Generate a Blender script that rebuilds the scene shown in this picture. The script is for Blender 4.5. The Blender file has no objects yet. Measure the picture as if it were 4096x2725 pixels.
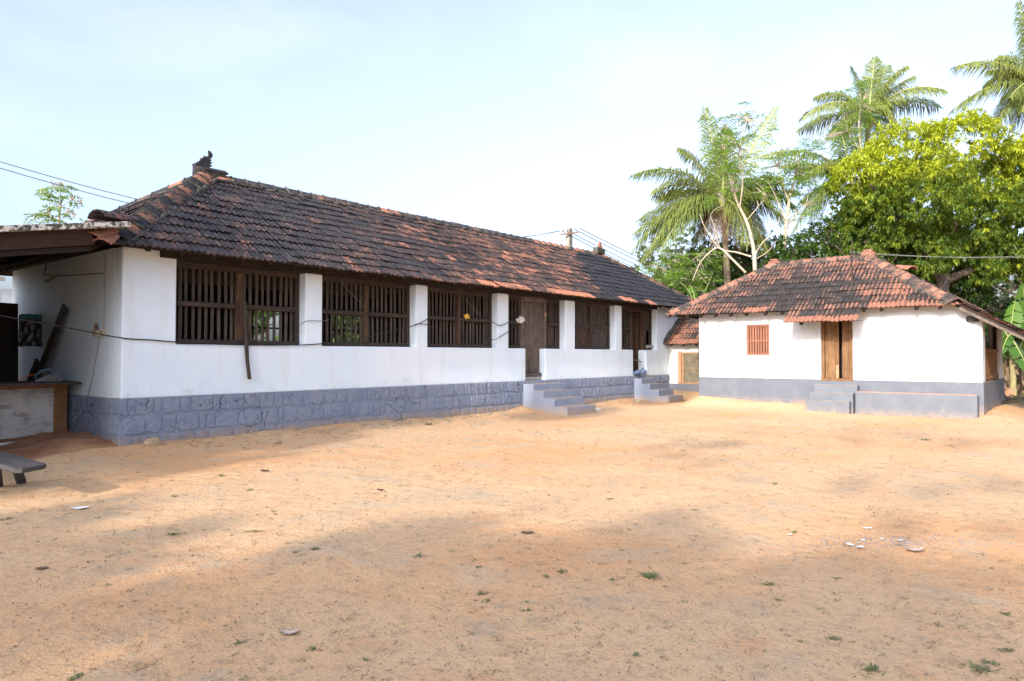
import bpy, bmesh, math, random
import numpy as np
from mathutils import Vector, Matrix, noise as mnoise

random.seed(7)
RNG = np.random.default_rng(11)
scene = bpy.context.scene
COL = scene.collection
R = math.radians

# ------------------------------------------------------------------ camera
EYE = 1.65
YAW, PITCH = R(39.34), R(1.197)
FPX = 2847.5                      # focal length in pixels of the 4096 px wide photograph
cam_data = bpy.data.cameras.new('camera')
cam_data.sensor_width = 36.0
cam_data.lens = 36.0 * FPX / 4096.0
cam_data.clip_start = 0.05
cam_data.clip_end = 3000.0
cam = bpy.data.objects.new('camera', cam_data)
COL.objects.link(cam)
FWD = Vector((math.cos(YAW) * math.cos(PITCH), math.sin(YAW) * math.cos(PITCH), math.sin(PITCH)))
RIGHT = Vector((math.sin(YAW), -math.cos(YAW), 0))
UP = RIGHT.cross(FWD)
cam.location = (0, 0, EYE)
cam.rotation_euler = FWD.to_track_quat('-Z', 'Y').to_euler()
scene.camera = cam

# ------------------------------------------------------------------ sky, sun, exposure
SUN_EL, SUN_AZ = R(24.5), R(7.0)          # the light travels towards +x, a little towards +y
SUN_DIR = Vector((math.cos(SUN_EL) * math.cos(SUN_AZ), math.cos(SUN_EL) * math.sin(SUN_AZ), -math.sin(SUN_EL)))
world = bpy.data.worlds.new('World')
scene.world = world
world.use_nodes = True
wn, wl = world.node_tree.nodes, world.node_tree.links
wn.clear()
w_out = wn.new('ShaderNodeOutputWorld')
w_bg = wn.new('ShaderNodeBackground')
w_sky = wn.new('ShaderNodeTexSky')
w_sky.sky_type = 'NISHITA'
w_sky.sun_disc = False
w_sky.sun_elevation = SUN_EL
w_sky.sun_rotation = math.atan2(-SUN_DIR.x, -SUN_DIR.y)
w_sky.altitude = 20
w_sky.air_density = 1.0
w_sky.dust_density = 5.0
w_sky.ozone_density = 3.0
w_hsv = wn.new('ShaderNodeHueSaturation')
w_hsv.inputs['Saturation'].default_value = 0.6
# thin high cloud, everywhere alike
w_tc = wn.new('ShaderNodeTexCoord')
w_map = wn.new('ShaderNodeMapping')
w_map.inputs['Scale'].default_value = (1.0, 1.0, 2.6)
w_noise = wn.new('ShaderNodeTexNoise')
w_noise.inputs['Scale'].default_value = 2.6
w_noise.inputs['Detail'].default_value = 7.0
w_noise.inputs['Roughness'].default_value = 0.52
w_ramp = wn.new('ShaderNodeValToRGB')
w_ramp.color_ramp.elements[0].position = 0.50
w_ramp.color_ramp.elements[1].position = 0.74
w_ramp.color_ramp.elements[0].color = (0, 0, 0, 1)
w_ramp.color_ramp.elements[1].color = (0.22, 0.22, 0.22, 1)
w_mix = wn.new('ShaderNodeMixRGB')
w_mix.inputs[2].default_value = (3.4, 3.5, 3.6, 1)
wl.new(w_tc.outputs['Generated'], w_map.inputs[0])
wl.new(w_map.outputs[0], w_noise.inputs['Vector'])
wl.new(w_noise.outputs['Fac'], w_ramp.inputs[0])
wl.new(w_sky.outputs[0], w_hsv.inputs['Color'])
wl.new(w_ramp.outputs[0], w_mix.inputs[0])
w_wb = wn.new('ShaderNodeMixRGB')               # the photograph's cool white balance
w_wb.blend_type = 'MULTIPLY'
w_wb.inputs[0].default_value = 1.0
w_wb.inputs[2].default_value = (0.94, 0.975, 1.07, 1)
wl.new(w_hsv.outputs[0], w_wb.inputs[1])
wl.new(w_wb.outputs[0], w_mix.inputs[1])
wl.new(w_mix.outputs[0], w_bg.inputs[0])
wl.new(w_bg.outputs[0], w_out.inputs[0])
w_bg.inputs[1].default_value = 0.15

sun_data = bpy.data.lights.new('sun', 'SUN')
sun_data.energy = 2.0
sun_data.angle = R(1.0)
sun_data.color = (1.0, 0.90, 0.79)
sun = bpy.data.objects.new('sun', sun_data)
COL.objects.link(sun)
sun.location = (-20, -5, 20)
sun.rotation_euler = SUN_DIR.to_track_quat('-Z', 'Y').to_euler()

scene.view_settings.view_transform = 'Standard'
scene.view_settings.look = 'None'
scene.view_settings.exposure = 1.53
scene.view_settings.gamma = 1.0
scene.view_settings.use_curve_mapping = False
scene.cycles.max_bounces = 6
scene.cycles.transparent_max_bounces = 8

# ------------------------------------------------------------------ helpers
def at(px, py, depth):
    """point of the place that stands `depth` metres ahead, on the sight line of a photo pixel"""
    return Vector((0, 0, EYE)) + (FWD + RIGHT * ((px - 2048) / FPX) + UP * ((1362.5 - py) / FPX)) * depth

WLOC = {}          # world location of every object (nothing that has children is ever rotated)

def tag(o, label=None, cat=None, group=None, kind=None):
    if label: o['label'] = label
    if cat: o['category'] = cat
    if group: o['group'] = group
    if kind: o['kind'] = kind
    return o

def empty(name, loc, label=None, cat=None, group=None, parent=None):
    o = bpy.data.objects.new(name, None)
    COL.objects.link(o)
    o.empty_display_size = 0.3
    loc = Vector(loc)
    if parent is not None:
        o.parent = parent
        o.location = loc - WLOC[parent.name]
    else:
        o.location = loc
    WLOC[o.name] = loc
    return tag(o, label, cat, group)

def place(o, loc, parent=None):
    COL.objects.link(o)
    loc = Vector(loc)
    if parent is not None:
        o.parent = parent
        o.location = loc - WLOC[parent.name]
    else:
        o.location = loc
    WLOC[o.name] = loc
    return o

class MB:
    """collects faces in world coordinates; build() links them as ONE mesh object"""
    def __init__(self):
        self.v, self.f, self.sm = [], [], []
    def add(self, verts, faces, smooth=False):
        n = len(self.v)
        self.v.extend([tuple(p) for p in verts])
        self.f.extend([tuple(i + n for i in f) for f in faces])
        self.sm.extend([smooth] * len(faces))
        return self
    def box(self, lo, hi, rot=None, piv=None, jit=0.0):
        (x0, y0, z0), (x1, y1, z1) = lo, hi
        vs = [Vector(p) for p in ((x0, y0, z0), (x1, y0, z0), (x1, y1, z0), (x0, y1, z0), (x0, y0, z1), (x1, y0, z1), (x1, y1, z1), (x0, y1, z1))]
        if jit:
            vs = [p + Vector((random.uniform(-jit, jit), random.uniform(-jit, jit), random.uniform(-jit, jit))) for p in vs]
        if rot is not None:
            c = Vector(piv) if piv is not None else sum(vs, Vector()) / 8
            vs = [rot @ (p - c) + c for p in vs]
        return self.add(vs, [(0, 3, 2, 1), (4, 5, 6, 7), (0, 1, 5, 4), (1, 2, 6, 5), (2, 3, 7, 6), (3, 0, 4, 7)])
    def bar(self, p0, p1, w, h, up=(0, 0, 1), w1=None, h1=None):
        p0, p1 = Vector(p0), Vector(p1)
        d = (p1 - p0).normalized()
        s = d.cross(Vector(up))
        if s.length < 1e-4: s = d.cross(Vector((1, 0, 0)))
        s.normalize()
        u = s.cross(d)
        w1 = w if w1 is None else w1; h1 = h if h1 is None else h1
        vs = []
        for p, a, b in ((p0, w, h), (p1, w1, h1)):
            vs += [p - s * a / 2 - u * b / 2, p + s * a / 2 - u * b / 2, p + s * a / 2 + u * b / 2, p - s * a / 2 + u * b / 2]
        return self.add(vs, [(0, 1, 2, 3), (7, 6, 5, 4), (0, 4, 5, 1), (1, 5, 6, 2), (2, 6, 7, 3), (3, 7, 4, 0)])
    def tube(self, pts, rad, n=8, caps=True, smooth=True):
        pts = [Vector(p) for p in pts]
        if not hasattr(rad, '__len__'): rad = [rad] * len(pts)
        vs, fs = [], []
        ref = Vector((0.31, 0.17, 0.93))
        for i, p in enumerate(pts):
            d = (pts[min(i + 1, len(pts) - 1)] - pts[max(i - 1, 0)]).normalized()
            a = d.cross(ref)
            if a.length < 1e-3: a = d.cross(Vector((1, 0, 0)))
            a.normalize(); b = d.cross(a)
            for k in range(n):
                t = 2 * math.pi * k / n
                vs.append(p + (a * math.cos(t) + b * math.sin(t)) * rad[i])
        for i in range(len(pts) - 1):
            for k in range(n):
                k2 = (k + 1) % n
                fs.append((i * n + k, i * n + k2, (i + 1) * n + k2, (i + 1) * n + k))
        self.add(vs, fs, smooth)
        if caps:
            m = len(vs)
            self.add(vs[:n], [tuple(range(n - 1, -1, -1))])
            self.add(vs[m - n:], [tuple(range(n))])
        return self
    def build(self, name, mat, parent=None, bevel=0.0, seg=1, org=None, weld=False):
        me = bpy.data.meshes.new(name)
        V = np.array(self.v, float)
        c = Vector(org) if org is not None else Vector(((V.min(0) + V.max(0)) / 2).tolist())
        if org is None and parent is None:
            c.z = float(V[:, 2].min())
        me.from_pydata((V - np.array(c)).tolist(), [], self.f)
        me.polygons.foreach_set('use_smooth', self.sm)
        if bevel or weld:
            bm = bmesh.new(); bm.from_mesh(me)
            bmesh.ops.remove_doubles(bm, verts=bm.verts, dist=1e-4)
            bmesh.ops.recalc_face_normals(bm, faces=bm.faces)
            if bevel:
                es = [e for e in bm.edges if len(e.link_faces) == 2 and e.calc_face_angle(0) > R(40)]
                bmesh.ops.bevel(bm, geom=es, offset=bevel, segments=seg, profile=0.6, affect='EDGES', clamp_overlap=True)
            bm.to_mesh(me); bm.free()
        me.materials.append(mat)
        o = bpy.data.objects.new(name, me)
        return place(o, c, parent)

def gridwall(xs, zs, solid, t0, t1, axis='y'):
    """wall slab from cells: xs along the wall, zs up, between t0 and t1 across; returns an MB with merged faces"""
    mb = MB()
    nx, nz = len(xs) - 1, len(zs) - 1
    S = lambda i, j: 0 <= i < nx and 0 <= j < nz and solid((xs[i] + xs[i + 1]) / 2, (zs[j] + zs[j + 1]) / 2)
    def P(a, t, z): return (a, t, z) if axis == 'y' else (t, a, z)
    for i in range(nx):
        for j in range(nz):
            if not S(i, j): continue
            a, b, c, d = xs[i], xs[i + 1], zs[j], zs[j + 1]
            q = [[P(a, t0, c), P(b, t0, c), P(b, t0, d), P(a, t0, d)], [P(b, t1, c), P(a, t1, c), P(a, t1, d), P(b, t1, d)]]
            if not S(i - 1, j): q.append([P(a, t1, c), P(a, t0, c), P(a, t0, d), P(a, t1, d)])
            if not S(i + 1, j): q.append([P(b, t0, c), P(b, t1, c), P(b, t1, d), P(b, t0, d)])
            if not S(i, j - 1): q.append([P(a, t1, c), P(b, t1, c), P(b, t0, c), P(a, t0, c)])
            if not S(i, j + 1): q.append([P(a, t0, d), P(b, t0, d), P(b, t1, d), P(a, t1, d)])
            for f in q:
                if axis != 'y': f = f[::-1]
                mb.add(f, [(0, 1, 2, 3)])
    return mb

def fbm(x, y, z=0.0, o=4):
    return mnoise.fractal(Vector((x, y, z)), 1.0, 2.0, o)
# ------------------------------------------------------------------ materials
class NT:
    def __init__(self, name):
        self.m = bpy.data.materials.new(name)
        self.m.use_nodes = True
        self.N, self.L = self.m.node_tree.nodes, self.m.node_tree.links
        self.bsdf = self.N['Principled BSDF']
        self.out = self.N['Material Output']
        self.geo = self.N.new('ShaderNodeNewGeometry')
        self.pos = self.geo.outputs['Position']
    def n(self, t, **kw):
        o = self.N.new(t)
        for k, v in kw.items(): setattr(o, k, v)
        return o
    def put(self, sock, v):
        if hasattr(v, 'is_linked'): self.L.new(v, sock)
        elif isinstance(v, (tuple, list)) and len(v) == 3 and sock.type == 'RGBA': sock.default_value = (*v, 1)
        else: sock.default_value = v
    def scale(self, s, vec=None):
        o = self.n('ShaderNodeMapping')
        self.put(o.inputs['Vector'], vec or self.pos)
        o.inputs['Scale'].default_value = s
        return o.outputs[0]
    def noise(self, sc, det=4.0, rough=0.55, vec=None, dist=0.0):
        o = self.n('ShaderNodeTexNoise')
        self.put(o.inputs['Vector'], vec or self.pos)
        o.inputs['Scale'].default_value = sc; o.inputs['Detail'].default_value = det
        o.inputs['Roughness'].default_value = rough; o.inputs['Distortion'].default_value = dist
        return o.outputs['Fac']
    def voro(self, sc, vec=None, feat='F1'):
        o = self.n('ShaderNodeTexVoronoi'); o.feature = feat
        self.put(o.inputs['Vector'], vec or self.pos); o.inputs['Scale'].default_value = sc
        return o.outputs['Distance']
    def attr(self, name):
        o = self.n('ShaderNodeAttribute'); o.attribute_name = name
        return o.outputs['Fac']
    def ramp(self, f, a, b, lo=0.0, hi=1.0):
        o = self.n('ShaderNodeMapRange'); o.interpolation_type = 'SMOOTHSTEP'
        self.put(o.inputs[0], f)
        o.inputs[1].default_value = a; o.inputs[2].default_value = b
        o.inputs[3].default_value = lo; o.inputs[4].default_value = hi
        return o.outputs[0]
    def math(self, op, a, b=0.0, clamp=False):
        o = self.n('ShaderNodeMath', operation=op); o.use_clamp = clamp
        self.put(o.inputs[0], a); self.put(o.inputs[1], b)
        return o.outputs[0]
    def mix(self, f, a, b, mode='MIX'):
        o = self.n('ShaderNodeMixRGB'); o.blend_type = mode
        self.put(o.inputs[0], f); self.put(o.inputs[1], a); self.put(o.inputs[2], b)
        return o.outputs[0]
    def xyz(self, i, vec=None):
        o = self.n('ShaderNodeSeparateXYZ'); self.put(o.inputs[0], vec or self.pos)
        return o.outputs[i]
    def rand(self):
        o = self.n('ShaderNodeObjectInfo'); return o.outputs['Random']
    def bump(self, h, strength=0.3, dist=0.02, prev=None):
        o = self.n('ShaderNodeBump')
        o.inputs['Strength'].default_value = strength; o.inputs['Distance'].default_value = dist
        self.put(o.inputs['Height'], h)
        if prev: self.L.new(prev, o.inputs['Normal'])
        return o.outputs[0]
    def fin(self, col, rough=0.85, normal=None, spec=0.2, trans=None, metal=None):
        self.put(self.bsdf.inputs['Base Color'], col)
        self.put(self.bsdf.inputs['Roughness'], rough)
        self.bsdf.inputs['Specular IOR Level'].default_value = spec
        if metal is not None: self.bsdf.inputs['Metallic'].default_value = metal
        if normal: self.L.new(normal, self.bsdf.inputs['Normal'])
        if trans:
            t = self.n('ShaderNodeBsdfTranslucent'); self.put(t.inputs[0], trans[1])
            mx = self.n('ShaderNodeMixShader'); mx.inputs[0].default_value = trans[0]
            self.L.new(self.bsdf.outputs[0], mx.inputs[1]); self.L.new(t.outputs[0], mx.inputs[2])
            self.L.new(mx.outputs[0], self.out.inputs[0])
        return self.m

def m_lime(name, base, zfoot, warm=0.0):
    t = NT(name)
    big = t.noise(0.9, 4)
    strk = t.noise(1.0, 5, 0.6, t.scale((5.0, 5.0, 0.55)))
    c = t.mix(t.ramp(big, 0.35, 0.7, 0, 0.8), base, tuple(b * k for b, k in zip(base, (0.90, 0.93, 0.96))))
    c = t.mix(t.ramp(t.noise(0.5, 3, 0.5), 0.5, 0.7, 0, 0.5), c, tuple(b * k for b, k in zip(base, (1.06, 1.0, 0.98))))
    c = t.mix(t.ramp(t.noise(4.0, 6, 0.7), 0.56, 0.70, 0, 0.22), c, tuple(b * 0.80 for b in base))
    c = t.mix(t.ramp(strk, 0.50, 0.76, 0, 0.42), c, (0.58, 0.59, 0.58))
    # mould and splash marks on the lowest plaster
    z = t.xyz(2)
    low = t.ramp(z, zfoot, zfoot + 0.42, 1, 0)
    sm = t.ramp(t.noise(3.2, 6, 0.65, t.scale((1, 1, 1.6))), 0.54, 0.72)
    c = t.mix(t.math('MULTIPLY', t.math('MULTIPLY', low, sm), 0.5), c, (0.42, 0.42, 0.40))
    spot = t.ramp(t.noise(21, 3, 0.7), 0.70, 0.76, 0, 0.35)
    c = t.mix(spot, c, (0.52, 0.50, 0.46))
    crack = t.ramp(t.voro(0.75, t.scale((1, 1, 0.8), None), 'DISTANCE_TO_EDGE'), 0.0, 0.006, 0.16, 0)
    c = t.mix(crack, c, (0.40, 0.40, 0.38))
    b = t.bump(t.noise(2.3, 5, 0.6), 0.35, 0.03)
    b = t.bump(t.noise(46, 4, 0.6), 0.22, 0.004, b)
    return t.fin(c, 0.9, b, 0.15)

def m_painted(name, a, b_, dust=0.5, zd=(0.05, 0.35), rough_amt=0.5, wet=False, vary=0.0):
    t = NT(name)
    c = t.mix(t.ramp(t.noise(2.4, 5), 0.35, 0.68), a, b_)
    if vary:
        c = t.mix(t.math('MULTIPLY', t.rand(), vary), c, (0.27, 0.30, 0.36))
        c = t.mix(t.ramp(t.noise(9, 5, 0.75), 0.52, 0.62, 0, 0.45), c, (0.11, 0.13, 0.18))
    c = t.mix(t.ramp(t.noise(13, 5, 0.7), 0.58, 0.75, 0, 0.35), c, tuple(k * 0.62 for k in a))
    c = t.mix(t.ramp(t.noise(5, 4, 0.6, t.scale((1, 1, 0.3))), 0.60, 0.74, 0, 0.16), c, (0.40, 0.39, 0.38))
    z = t.xyz(2)
    d = t.math('MULTIPLY', t.ramp(z, zd[0], zd[1], 1, 0), t.ramp(t.noise(6, 4), 0.25, 0.6))
    c = t.mix(t.math('MULTIPLY', d, dust), c, (0.40, 0.27, 0.16))
    # dust that has settled on level tops
    nz = t.xyz(2, t.geo.outputs['True Normal'])
    top = t.math('MULTIPLY', t.ramp(nz, 0.75, 0.95), t.ramp(t.noise(5, 5, 0.6), 0.28, 0.55))
    c = t.mix(t.math('MULTIPLY', top, 0.85), c, (0.47, 0.32, 0.19))
    if wet:
        s = t.ramp(t.noise(1.0, 3, 0.5, t.scale((1.0, 3.4, 0.22))), 0.60, 0.68, 0, 0.45)
        c = t.mix(t.math('MULTIPLY', s, t.ramp(z, 0.66, 0.62)), c, (0.16, 0.16, 0.17))
    if rough_amt > 0.3:          # ragged hairline cracks along the old pointing
        wob = t.n('ShaderNodeVectorMath', operation='ADD')
        nz_ = t.n('ShaderNodeTexNoise'); nz_.inputs['Scale'].default_value = 7.0
        t.put(nz_.inputs['Vector'], t.pos)
        sc_ = t.n('ShaderNodeVectorMath', operation='SCALE'); t.L.new(nz_.outputs['Color'], sc_.inputs[0]); sc_.inputs['Scale'].default_value = 0.14
        t.put(wob.inputs[0], t.pos); t.L.new(sc_.outputs[0], wob.inputs[1])
        cr = t.ramp(t.voro(2.6, wob.outputs[0], 'DISTANCE_TO_EDGE'), 0.004, 0.020, 1, 0)
        cr = t.math('MULTIPLY', cr, t.ramp(t.noise(1.7, 3), 0.48, 0.60, 0, 0.85))
        c = t.mix(cr, c, (0.045, 0.050, 0.065))
    b = t.bump(t.noise(5, 6, 0.65), rough_amt, 0.03)
    if rough_amt > 0.3: b = t.bump(t.noise(17, 6, 0.75, None, 0.8), 0.9, 0.03, b)
    b = t.bump(t.noise(60, 3), 0.25, 0.004, b)
    return t.fin(c, 0.85, b, 0.2)

def m_wood(name, dark, light, along='z', sc=1.0, worn=(0.30, 0.27, 0.23), wornamt=0.4, rough=0.75):
    t = NT(name)
    k = {'x': (1.2, 14, 14), 'y': (14, 1.2, 14), 'z': (14, 14, 1.2)}[along]
    v = t.scale(tuple(q * sc for q in k))
    o = t.n('ShaderNodeVectorMath', operation='ADD')
    t.put(o.inputs[0], v)
    cx = t.n('ShaderNodeCombineXYZ'); r = t.math('MULTIPLY', t.rand(), 37.0)
    for i in range(3): t.L.new(r, cx.inputs[i])
    t.L.new(cx.outputs[0], o.inputs[1]); v = o.outputs[0]
    g = t.noise(2.0, 6, 0.6, v, 0.6)
    c = t.mix(t.ramp(g, 0.3, 0.7), dark, light)
    c = t.mix(t.ramp(t.noise(1.6, 5, 0.65, v), 0.55, 0.75, 0, wornamt), c, worn)
    c = t.mix(t.ramp(t.noise(3.4, 4), 0.3, 0.75, 0, 0.45), c, tuple(q * 0.45 for q in dark))
    c = t.mix(t.math('MULTIPLY', t.rand(), 0.35), c, tuple(q * 0.6 for q in dark))
    b = t.bump(t.noise(3.5, 5, 0.65, v), 0.5, 0.008)
    return t.fin(c, rough, b, 0.25)

def m_tile(name, clay, clay2, black, moss=0.3, streak=1.0):
    t = NT(name)
    ti = t.attr('tint'); wv = t.attr('wave')
    n1 = t.noise(6.5, 6, 0.7)
    n2 = t.noise(26, 4, 0.7)
    n3 = t.noise(2.2, 4, 0.6)
    # lichen black where tint is low; clay shows through in worn patches
    s = t.math('ADD', t.math('MULTIPLY', n1, 0.9), t.math('MULTIPLY', n2, 0.55))
    s = t.math('ADD', s, t.math('MULTIPLY', n3, 0.25))
    s = t.math('ADD', s, t.math('MULTIPLY', t.math('SUBTRACT', ti, 0.5), 0.85))
    wv = t.math('MULTIPLY', wv, t.ramp(t.noise(3.1, 3), 0.32, 0.60, 0.3, 1))
    s = t.math('ADD', s, t.math('MULTIPLY', t.math('MULTIPLY', wv, t.math('ADD', ti, 0.18)), 1.0 * streak))
    mk = t.ramp(s, 0.80, 1.08)
    cl = t.mix(t.ramp(t.noise(9, 4), 0.3, 0.7), clay, clay2)
    cl = t.mix(t.ramp(n2, 0.5, 0.75, 0, 0.5), cl, tuple(q * 0.6 for q in clay))
    bl = t.mix(t.ramp(n1, 0.35, 0.7), black, tuple(q * 2.1 for q in black))
    bl = t.mix(t.math('MULTIPLY', t.ramp(s, 0.55, 0.95), 0.55), bl, (0.080, 0.052, 0.043))
    c = t.mix(mk, bl, cl)
    c = t.mix(t.ramp(t.noise(58, 3, 0.75), 0.66, 0.76, 0, moss), c, (0.24, 0.23, 0.19))
    b = t.bump(t.noise(44, 4, 0.7), 0.45, 0.008)
    b = t.bump(t.noise(9, 4, 0.6), 0.3, 0.015, b)
    return t.fin(c, 0.72, b, 0.3)

def m_plain(name, a, b_, sc=6.0, rough=0.8, bs=0.3, bd=0.01, spec=0.25, metal=None, fine=40):
    t = NT(name)
    c = t.mix(t.ramp(t.noise(sc, 5, 0.6), 0.32, 0.68), a, b_)
    c = t.mix(t.ramp(t.noise(fine, 3, 0.7), 0.55, 0.75, 0, 0.4), c, tuple(k * 0.55 for k in a))
    b = t.bump(t.noise(fine, 4, 0.6), bs, bd)
    return t.fin(c, rough, b, spec, metal=metal)

def m_leaf(name, dark, light, tr=0.3, rough=0.55, spec=0.35):
    t = NT(name)
    ti = t.attr('tint')
    n = t.noise(3.0, 3)
    f = t.math('ADD', ti, t.math('MULTIPLY', t.math('SUBTRACT', n, 0.5), 0.35), True)
    c = t.mix(f, dark, light)
    tl = t.mix(0.5, c, tuple(min(1, q * k) for q, k in zip(light, (1.3, 1.35, 0.7))))
    return t.fin(c, rough, None, spec, trans=(tr, tl))

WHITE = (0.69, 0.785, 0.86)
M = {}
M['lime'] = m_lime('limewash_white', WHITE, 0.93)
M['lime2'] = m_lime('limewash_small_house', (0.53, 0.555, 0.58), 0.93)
M['lime3'] = m_lime('limewash_cream', (0.58, 0.575, 0.52), 0.55)
M['stone'] = m_painted('painted_stone_blue_grey', (0.190, 0.236, 0.330), (0.230, 0.270, 0.360), 0.75, (0.10, 0.40), 1.0, vary=0.45)
M['joint'] = m_painted('painted_joint_blue_grey', (0.186, 0.230, 0.318), (0.220, 0.258, 0.345), 0.7, (0.10, 0.36), 0.35)
M['step'] = m_painted('painted_cement_blue', (0.225, 0.265, 0.345), (0.265, 0.295, 0.36), 0.8, (0.02, 0.34), 0.25)
M['plinth2'] = m_painted('painted_plinth_grey', (0.118, 0.132, 0.158), (0.138, 0.150, 0.174), 0.6, (0.10, 0.42), 0.2)
M['bench2'] = m_painted('painted_ledge_grey', (0.128, 0.142, 0.166), (0.148, 0.160, 0.182), 0.35, (0.0, 0.25), 0.2, wet=True)
M['wood_dark_x'] = m_wood('dark_wood_along', (0.017, 0.0125, 0.010), (0.038, 0.027, 0.021), 'x', wornamt=0.12)
M['wood_dark_y'] = m_wood('dark_wood_across', (0.022, 0.015, 0.010), (0.045, 0.030, 0.02), 'y', wornamt=0.15)
M['wood_slat'] = m_wood('weathered_slat', (0.042, 0.033, 0.026), (0.11, 0.088, 0.069), 'z', worn=(0.20, 0.172, 0.140), wornamt=0.6)
M['wood_rail'] = m_wood('brown_rail', (0.036, 0.026, 0.020), (0.080, 0.058, 0.045), 'x', worn=(0.16, 0.13, 0.10), wornamt=0.4)
M['wood_post'] = m_wood('red_brown_post', (0.060, 0.034, 0.021), (0.13, 0.077, 0.048), 'z', wornamt=0.3)
M['wood_door'] = m_wood('grey_brown_door', (0.095, 0.072, 0.060), (0.20, 0.158, 0.132), 'z', worn=(0.34, 0.29, 0.245), wornamt=0.55)
M['wood_door2'] = m_wood('warm_brown_door', (0.135, 0.070, 0.032), (0.26, 0.145, 0.066), 'z', worn=(0.34, 0.24, 0.14), wornamt=0.35)
M['wood_red'] = m_wood('red_painted_wood', (0.27, 0.115, 0.072), (0.35, 0.16, 0.10), 'z', worn=(0.30, 0.16, 0.11), wornamt=0.3)
M['wood_grey'] = m_wood('grey_bench_wood', (0.052, 0.050, 0.052), (0.10, 0.096, 0.096), 'y', worn=(0.22, 0.20, 0.18), wornamt=0.35)
M['wood_tan'] = m_wood('tan_board', (0.26, 0.16, 0.085), (0.38, 0.25, 0.145), 'x', wornamt=0.3)
M['wood_rust'] = m_wood('rust_brown_fascia', (0.030, 0.016, 0.012), (0.062, 0.033, 0.022), 'x', wornamt=0.12)
M['tile'] = m_tile('old_clay_tile', (0.35, 0.155, 0.094), (0.26, 0.115, 0.072), (0.015, 0.0155, 0.019), 0.30)
M['tile2'] = m_tile('old_clay_tile_red', (0.30, 0.138, 0.088), (0.22, 0.098, 0.064), (0.024, 0.021, 0.020), 0.55)
M['mortar'] = m_plain('lichen_mortar', (0.05, 0.047, 0.040), (0.115, 0.105, 0.09), 7, 0.95, 0.9, 0.03, 0.1, fine=30)
M['dark'] = m_plain('indoor_shade_dark', (0.020, 0.017, 0.015), (0.035, 0.028, 0.024), 5, 0.9)  # near-black colour standing in for the shade of unlit rooms
M['floor_in'] = m_plain('cement_floor', (0.16, 0.15, 0.14), (0.2, 0.19, 0.17), 4)
M['conc'] = m_plain('grey_concrete', (0.30, 0.285, 0.265), (0.40, 0.38, 0.35), 3, 0.9, 0.4, 0.01)
M['pole'] = m_plain('pole_concrete', (0.25, 0.22, 0.19), (0.33, 0.29, 0.25), 2, 0.9)
M['steel'] = m_plain('rusty_steel', (0.16, 0.09, 0.065), (0.22, 0.13, 0.10), 9, 0.7)
M['cable'] = m_plain('black_cable', (0.016, 0.016, 0.018), (0.03, 0.03, 0.032), 9, 0.55)
M['cable_grey'] = m_plain('grey_cable', (0.10, 0.10, 0.10), (0.15, 0.15, 0.15), 9, 0.6)
M['cable_pale'] = m_plain('pale_cable', (0.30, 0.29, 0.27), (0.36, 0.35, 0.33), 9, 0.6)
M['porcelain'] = m_plain('porcelain', (0.62, 0.62, 0.60), (0.72, 0.72, 0.70), 5, 0.35)
M['ivory'] = m_plain('ivory_plastic', (0.42, 0.36, 0.24), (0.50, 0.44, 0.30), 7, 0.5)
M['yellow'] = m_plain('yellow_cloth', (0.62, 0.38, 0.05), (0.70, 0.46, 0.08), 9, 0.8)
M['plastic'] = m_plain('milky_plastic', (0.55, 0.53, 0.48), (0.68, 0.66, 0.62), 12, 0.3, spec=0.5)
M['bluenet'] = m_plain('blue_net', (0.075, 0.115, 0.20), (0.13, 0.18, 0.28), 14, 0.7)
M['paper'] = m_plain('white_paper', (0.62, 0.60, 0.57), (0.74, 0.72, 0.69), 20, 0.8)
M['dry_leaf'] = m_plain('dry_leaf_pale', (0.36, 0.25, 0.19), (0.50, 0.39, 0.32), 25, 0.85, 0.6, 0.01)
M['dry_leaf2'] = m_plain('dry_leaf_brown', (0.12, 0.065, 0.045), (0.20, 0.115, 0.075), 25, 0.85)
M['stone_brown'] = m_plain('brown_stone', (0.24, 0.13, 0.07), (0.36, 0.22, 0.13), 12, 0.9, 0.7, 0.02)
M['stone_tan'] = m_plain('tan_rubble', (0.33, 0.24, 0.15), (0.45, 0.35, 0.24), 9, 0.95, 0.8, 0.02)
M['rust_lid'] = m_plain('terracotta_scrap', (0.40, 0.18, 0.10), (0.48, 0.25, 0.15), 12, 0.85)
M['saw_blue'] = m_plain('dull_blue_plastic', (0.045, 0.115, 0.15), (0.07, 0.15, 0.19), 9, 0.45)
M['saw_metal'] = m_plain('dull_cast_metal', (0.13, 0.125, 0.12), (0.2, 0.19, 0.18), 14, 0.5, metal=0.5)
M['teal'] = m_plain('teal_sheet', (0.03, 0.14, 0.16), (0.05, 0.19, 0.21), 12, 0.6)
M['black_sheet'] = m_plain('black_plastic', (0.010, 0.010, 0.011), (0.02, 0.02, 0.022), 8, 0.3, spec=0.5)
M['amber'] = m_plain('amber_bottle', (0.13, 0.045, 0.016), (0.2, 0.07, 0.03), 20, 0.2, spec=0.5)
M['orange_wire'] = m_plain('orange_wire', (0.55, 0.13, 0.03), (0.6, 0.16, 0.04), 9, 0.6)
M['glass_dirty'] = m_plain('mesh_pane', (0.095, 0.080, 0.050), (0.17, 0.145, 0.10), 4, 0.45, 0.2, 0.004, 0.4)
M['red_cloth'] = m_plain('red_cloth', (0.26, 0.040, 0.026), (0.32, 0.065, 0.04), 9, 0.85)
M['sheet'] = None
M['bark'] = m_plain('brown_bark', (0.085, 0.062, 0.045), (0.16, 0.125, 0.095), 5, 0.95, 0.9, 0.03)
M['bark_palm'] = m_plain('palm_bark', (0.15, 0.11, 0.078), (0.24, 0.185, 0.14), 6, 0.95, 0.8, 0.02)
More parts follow.
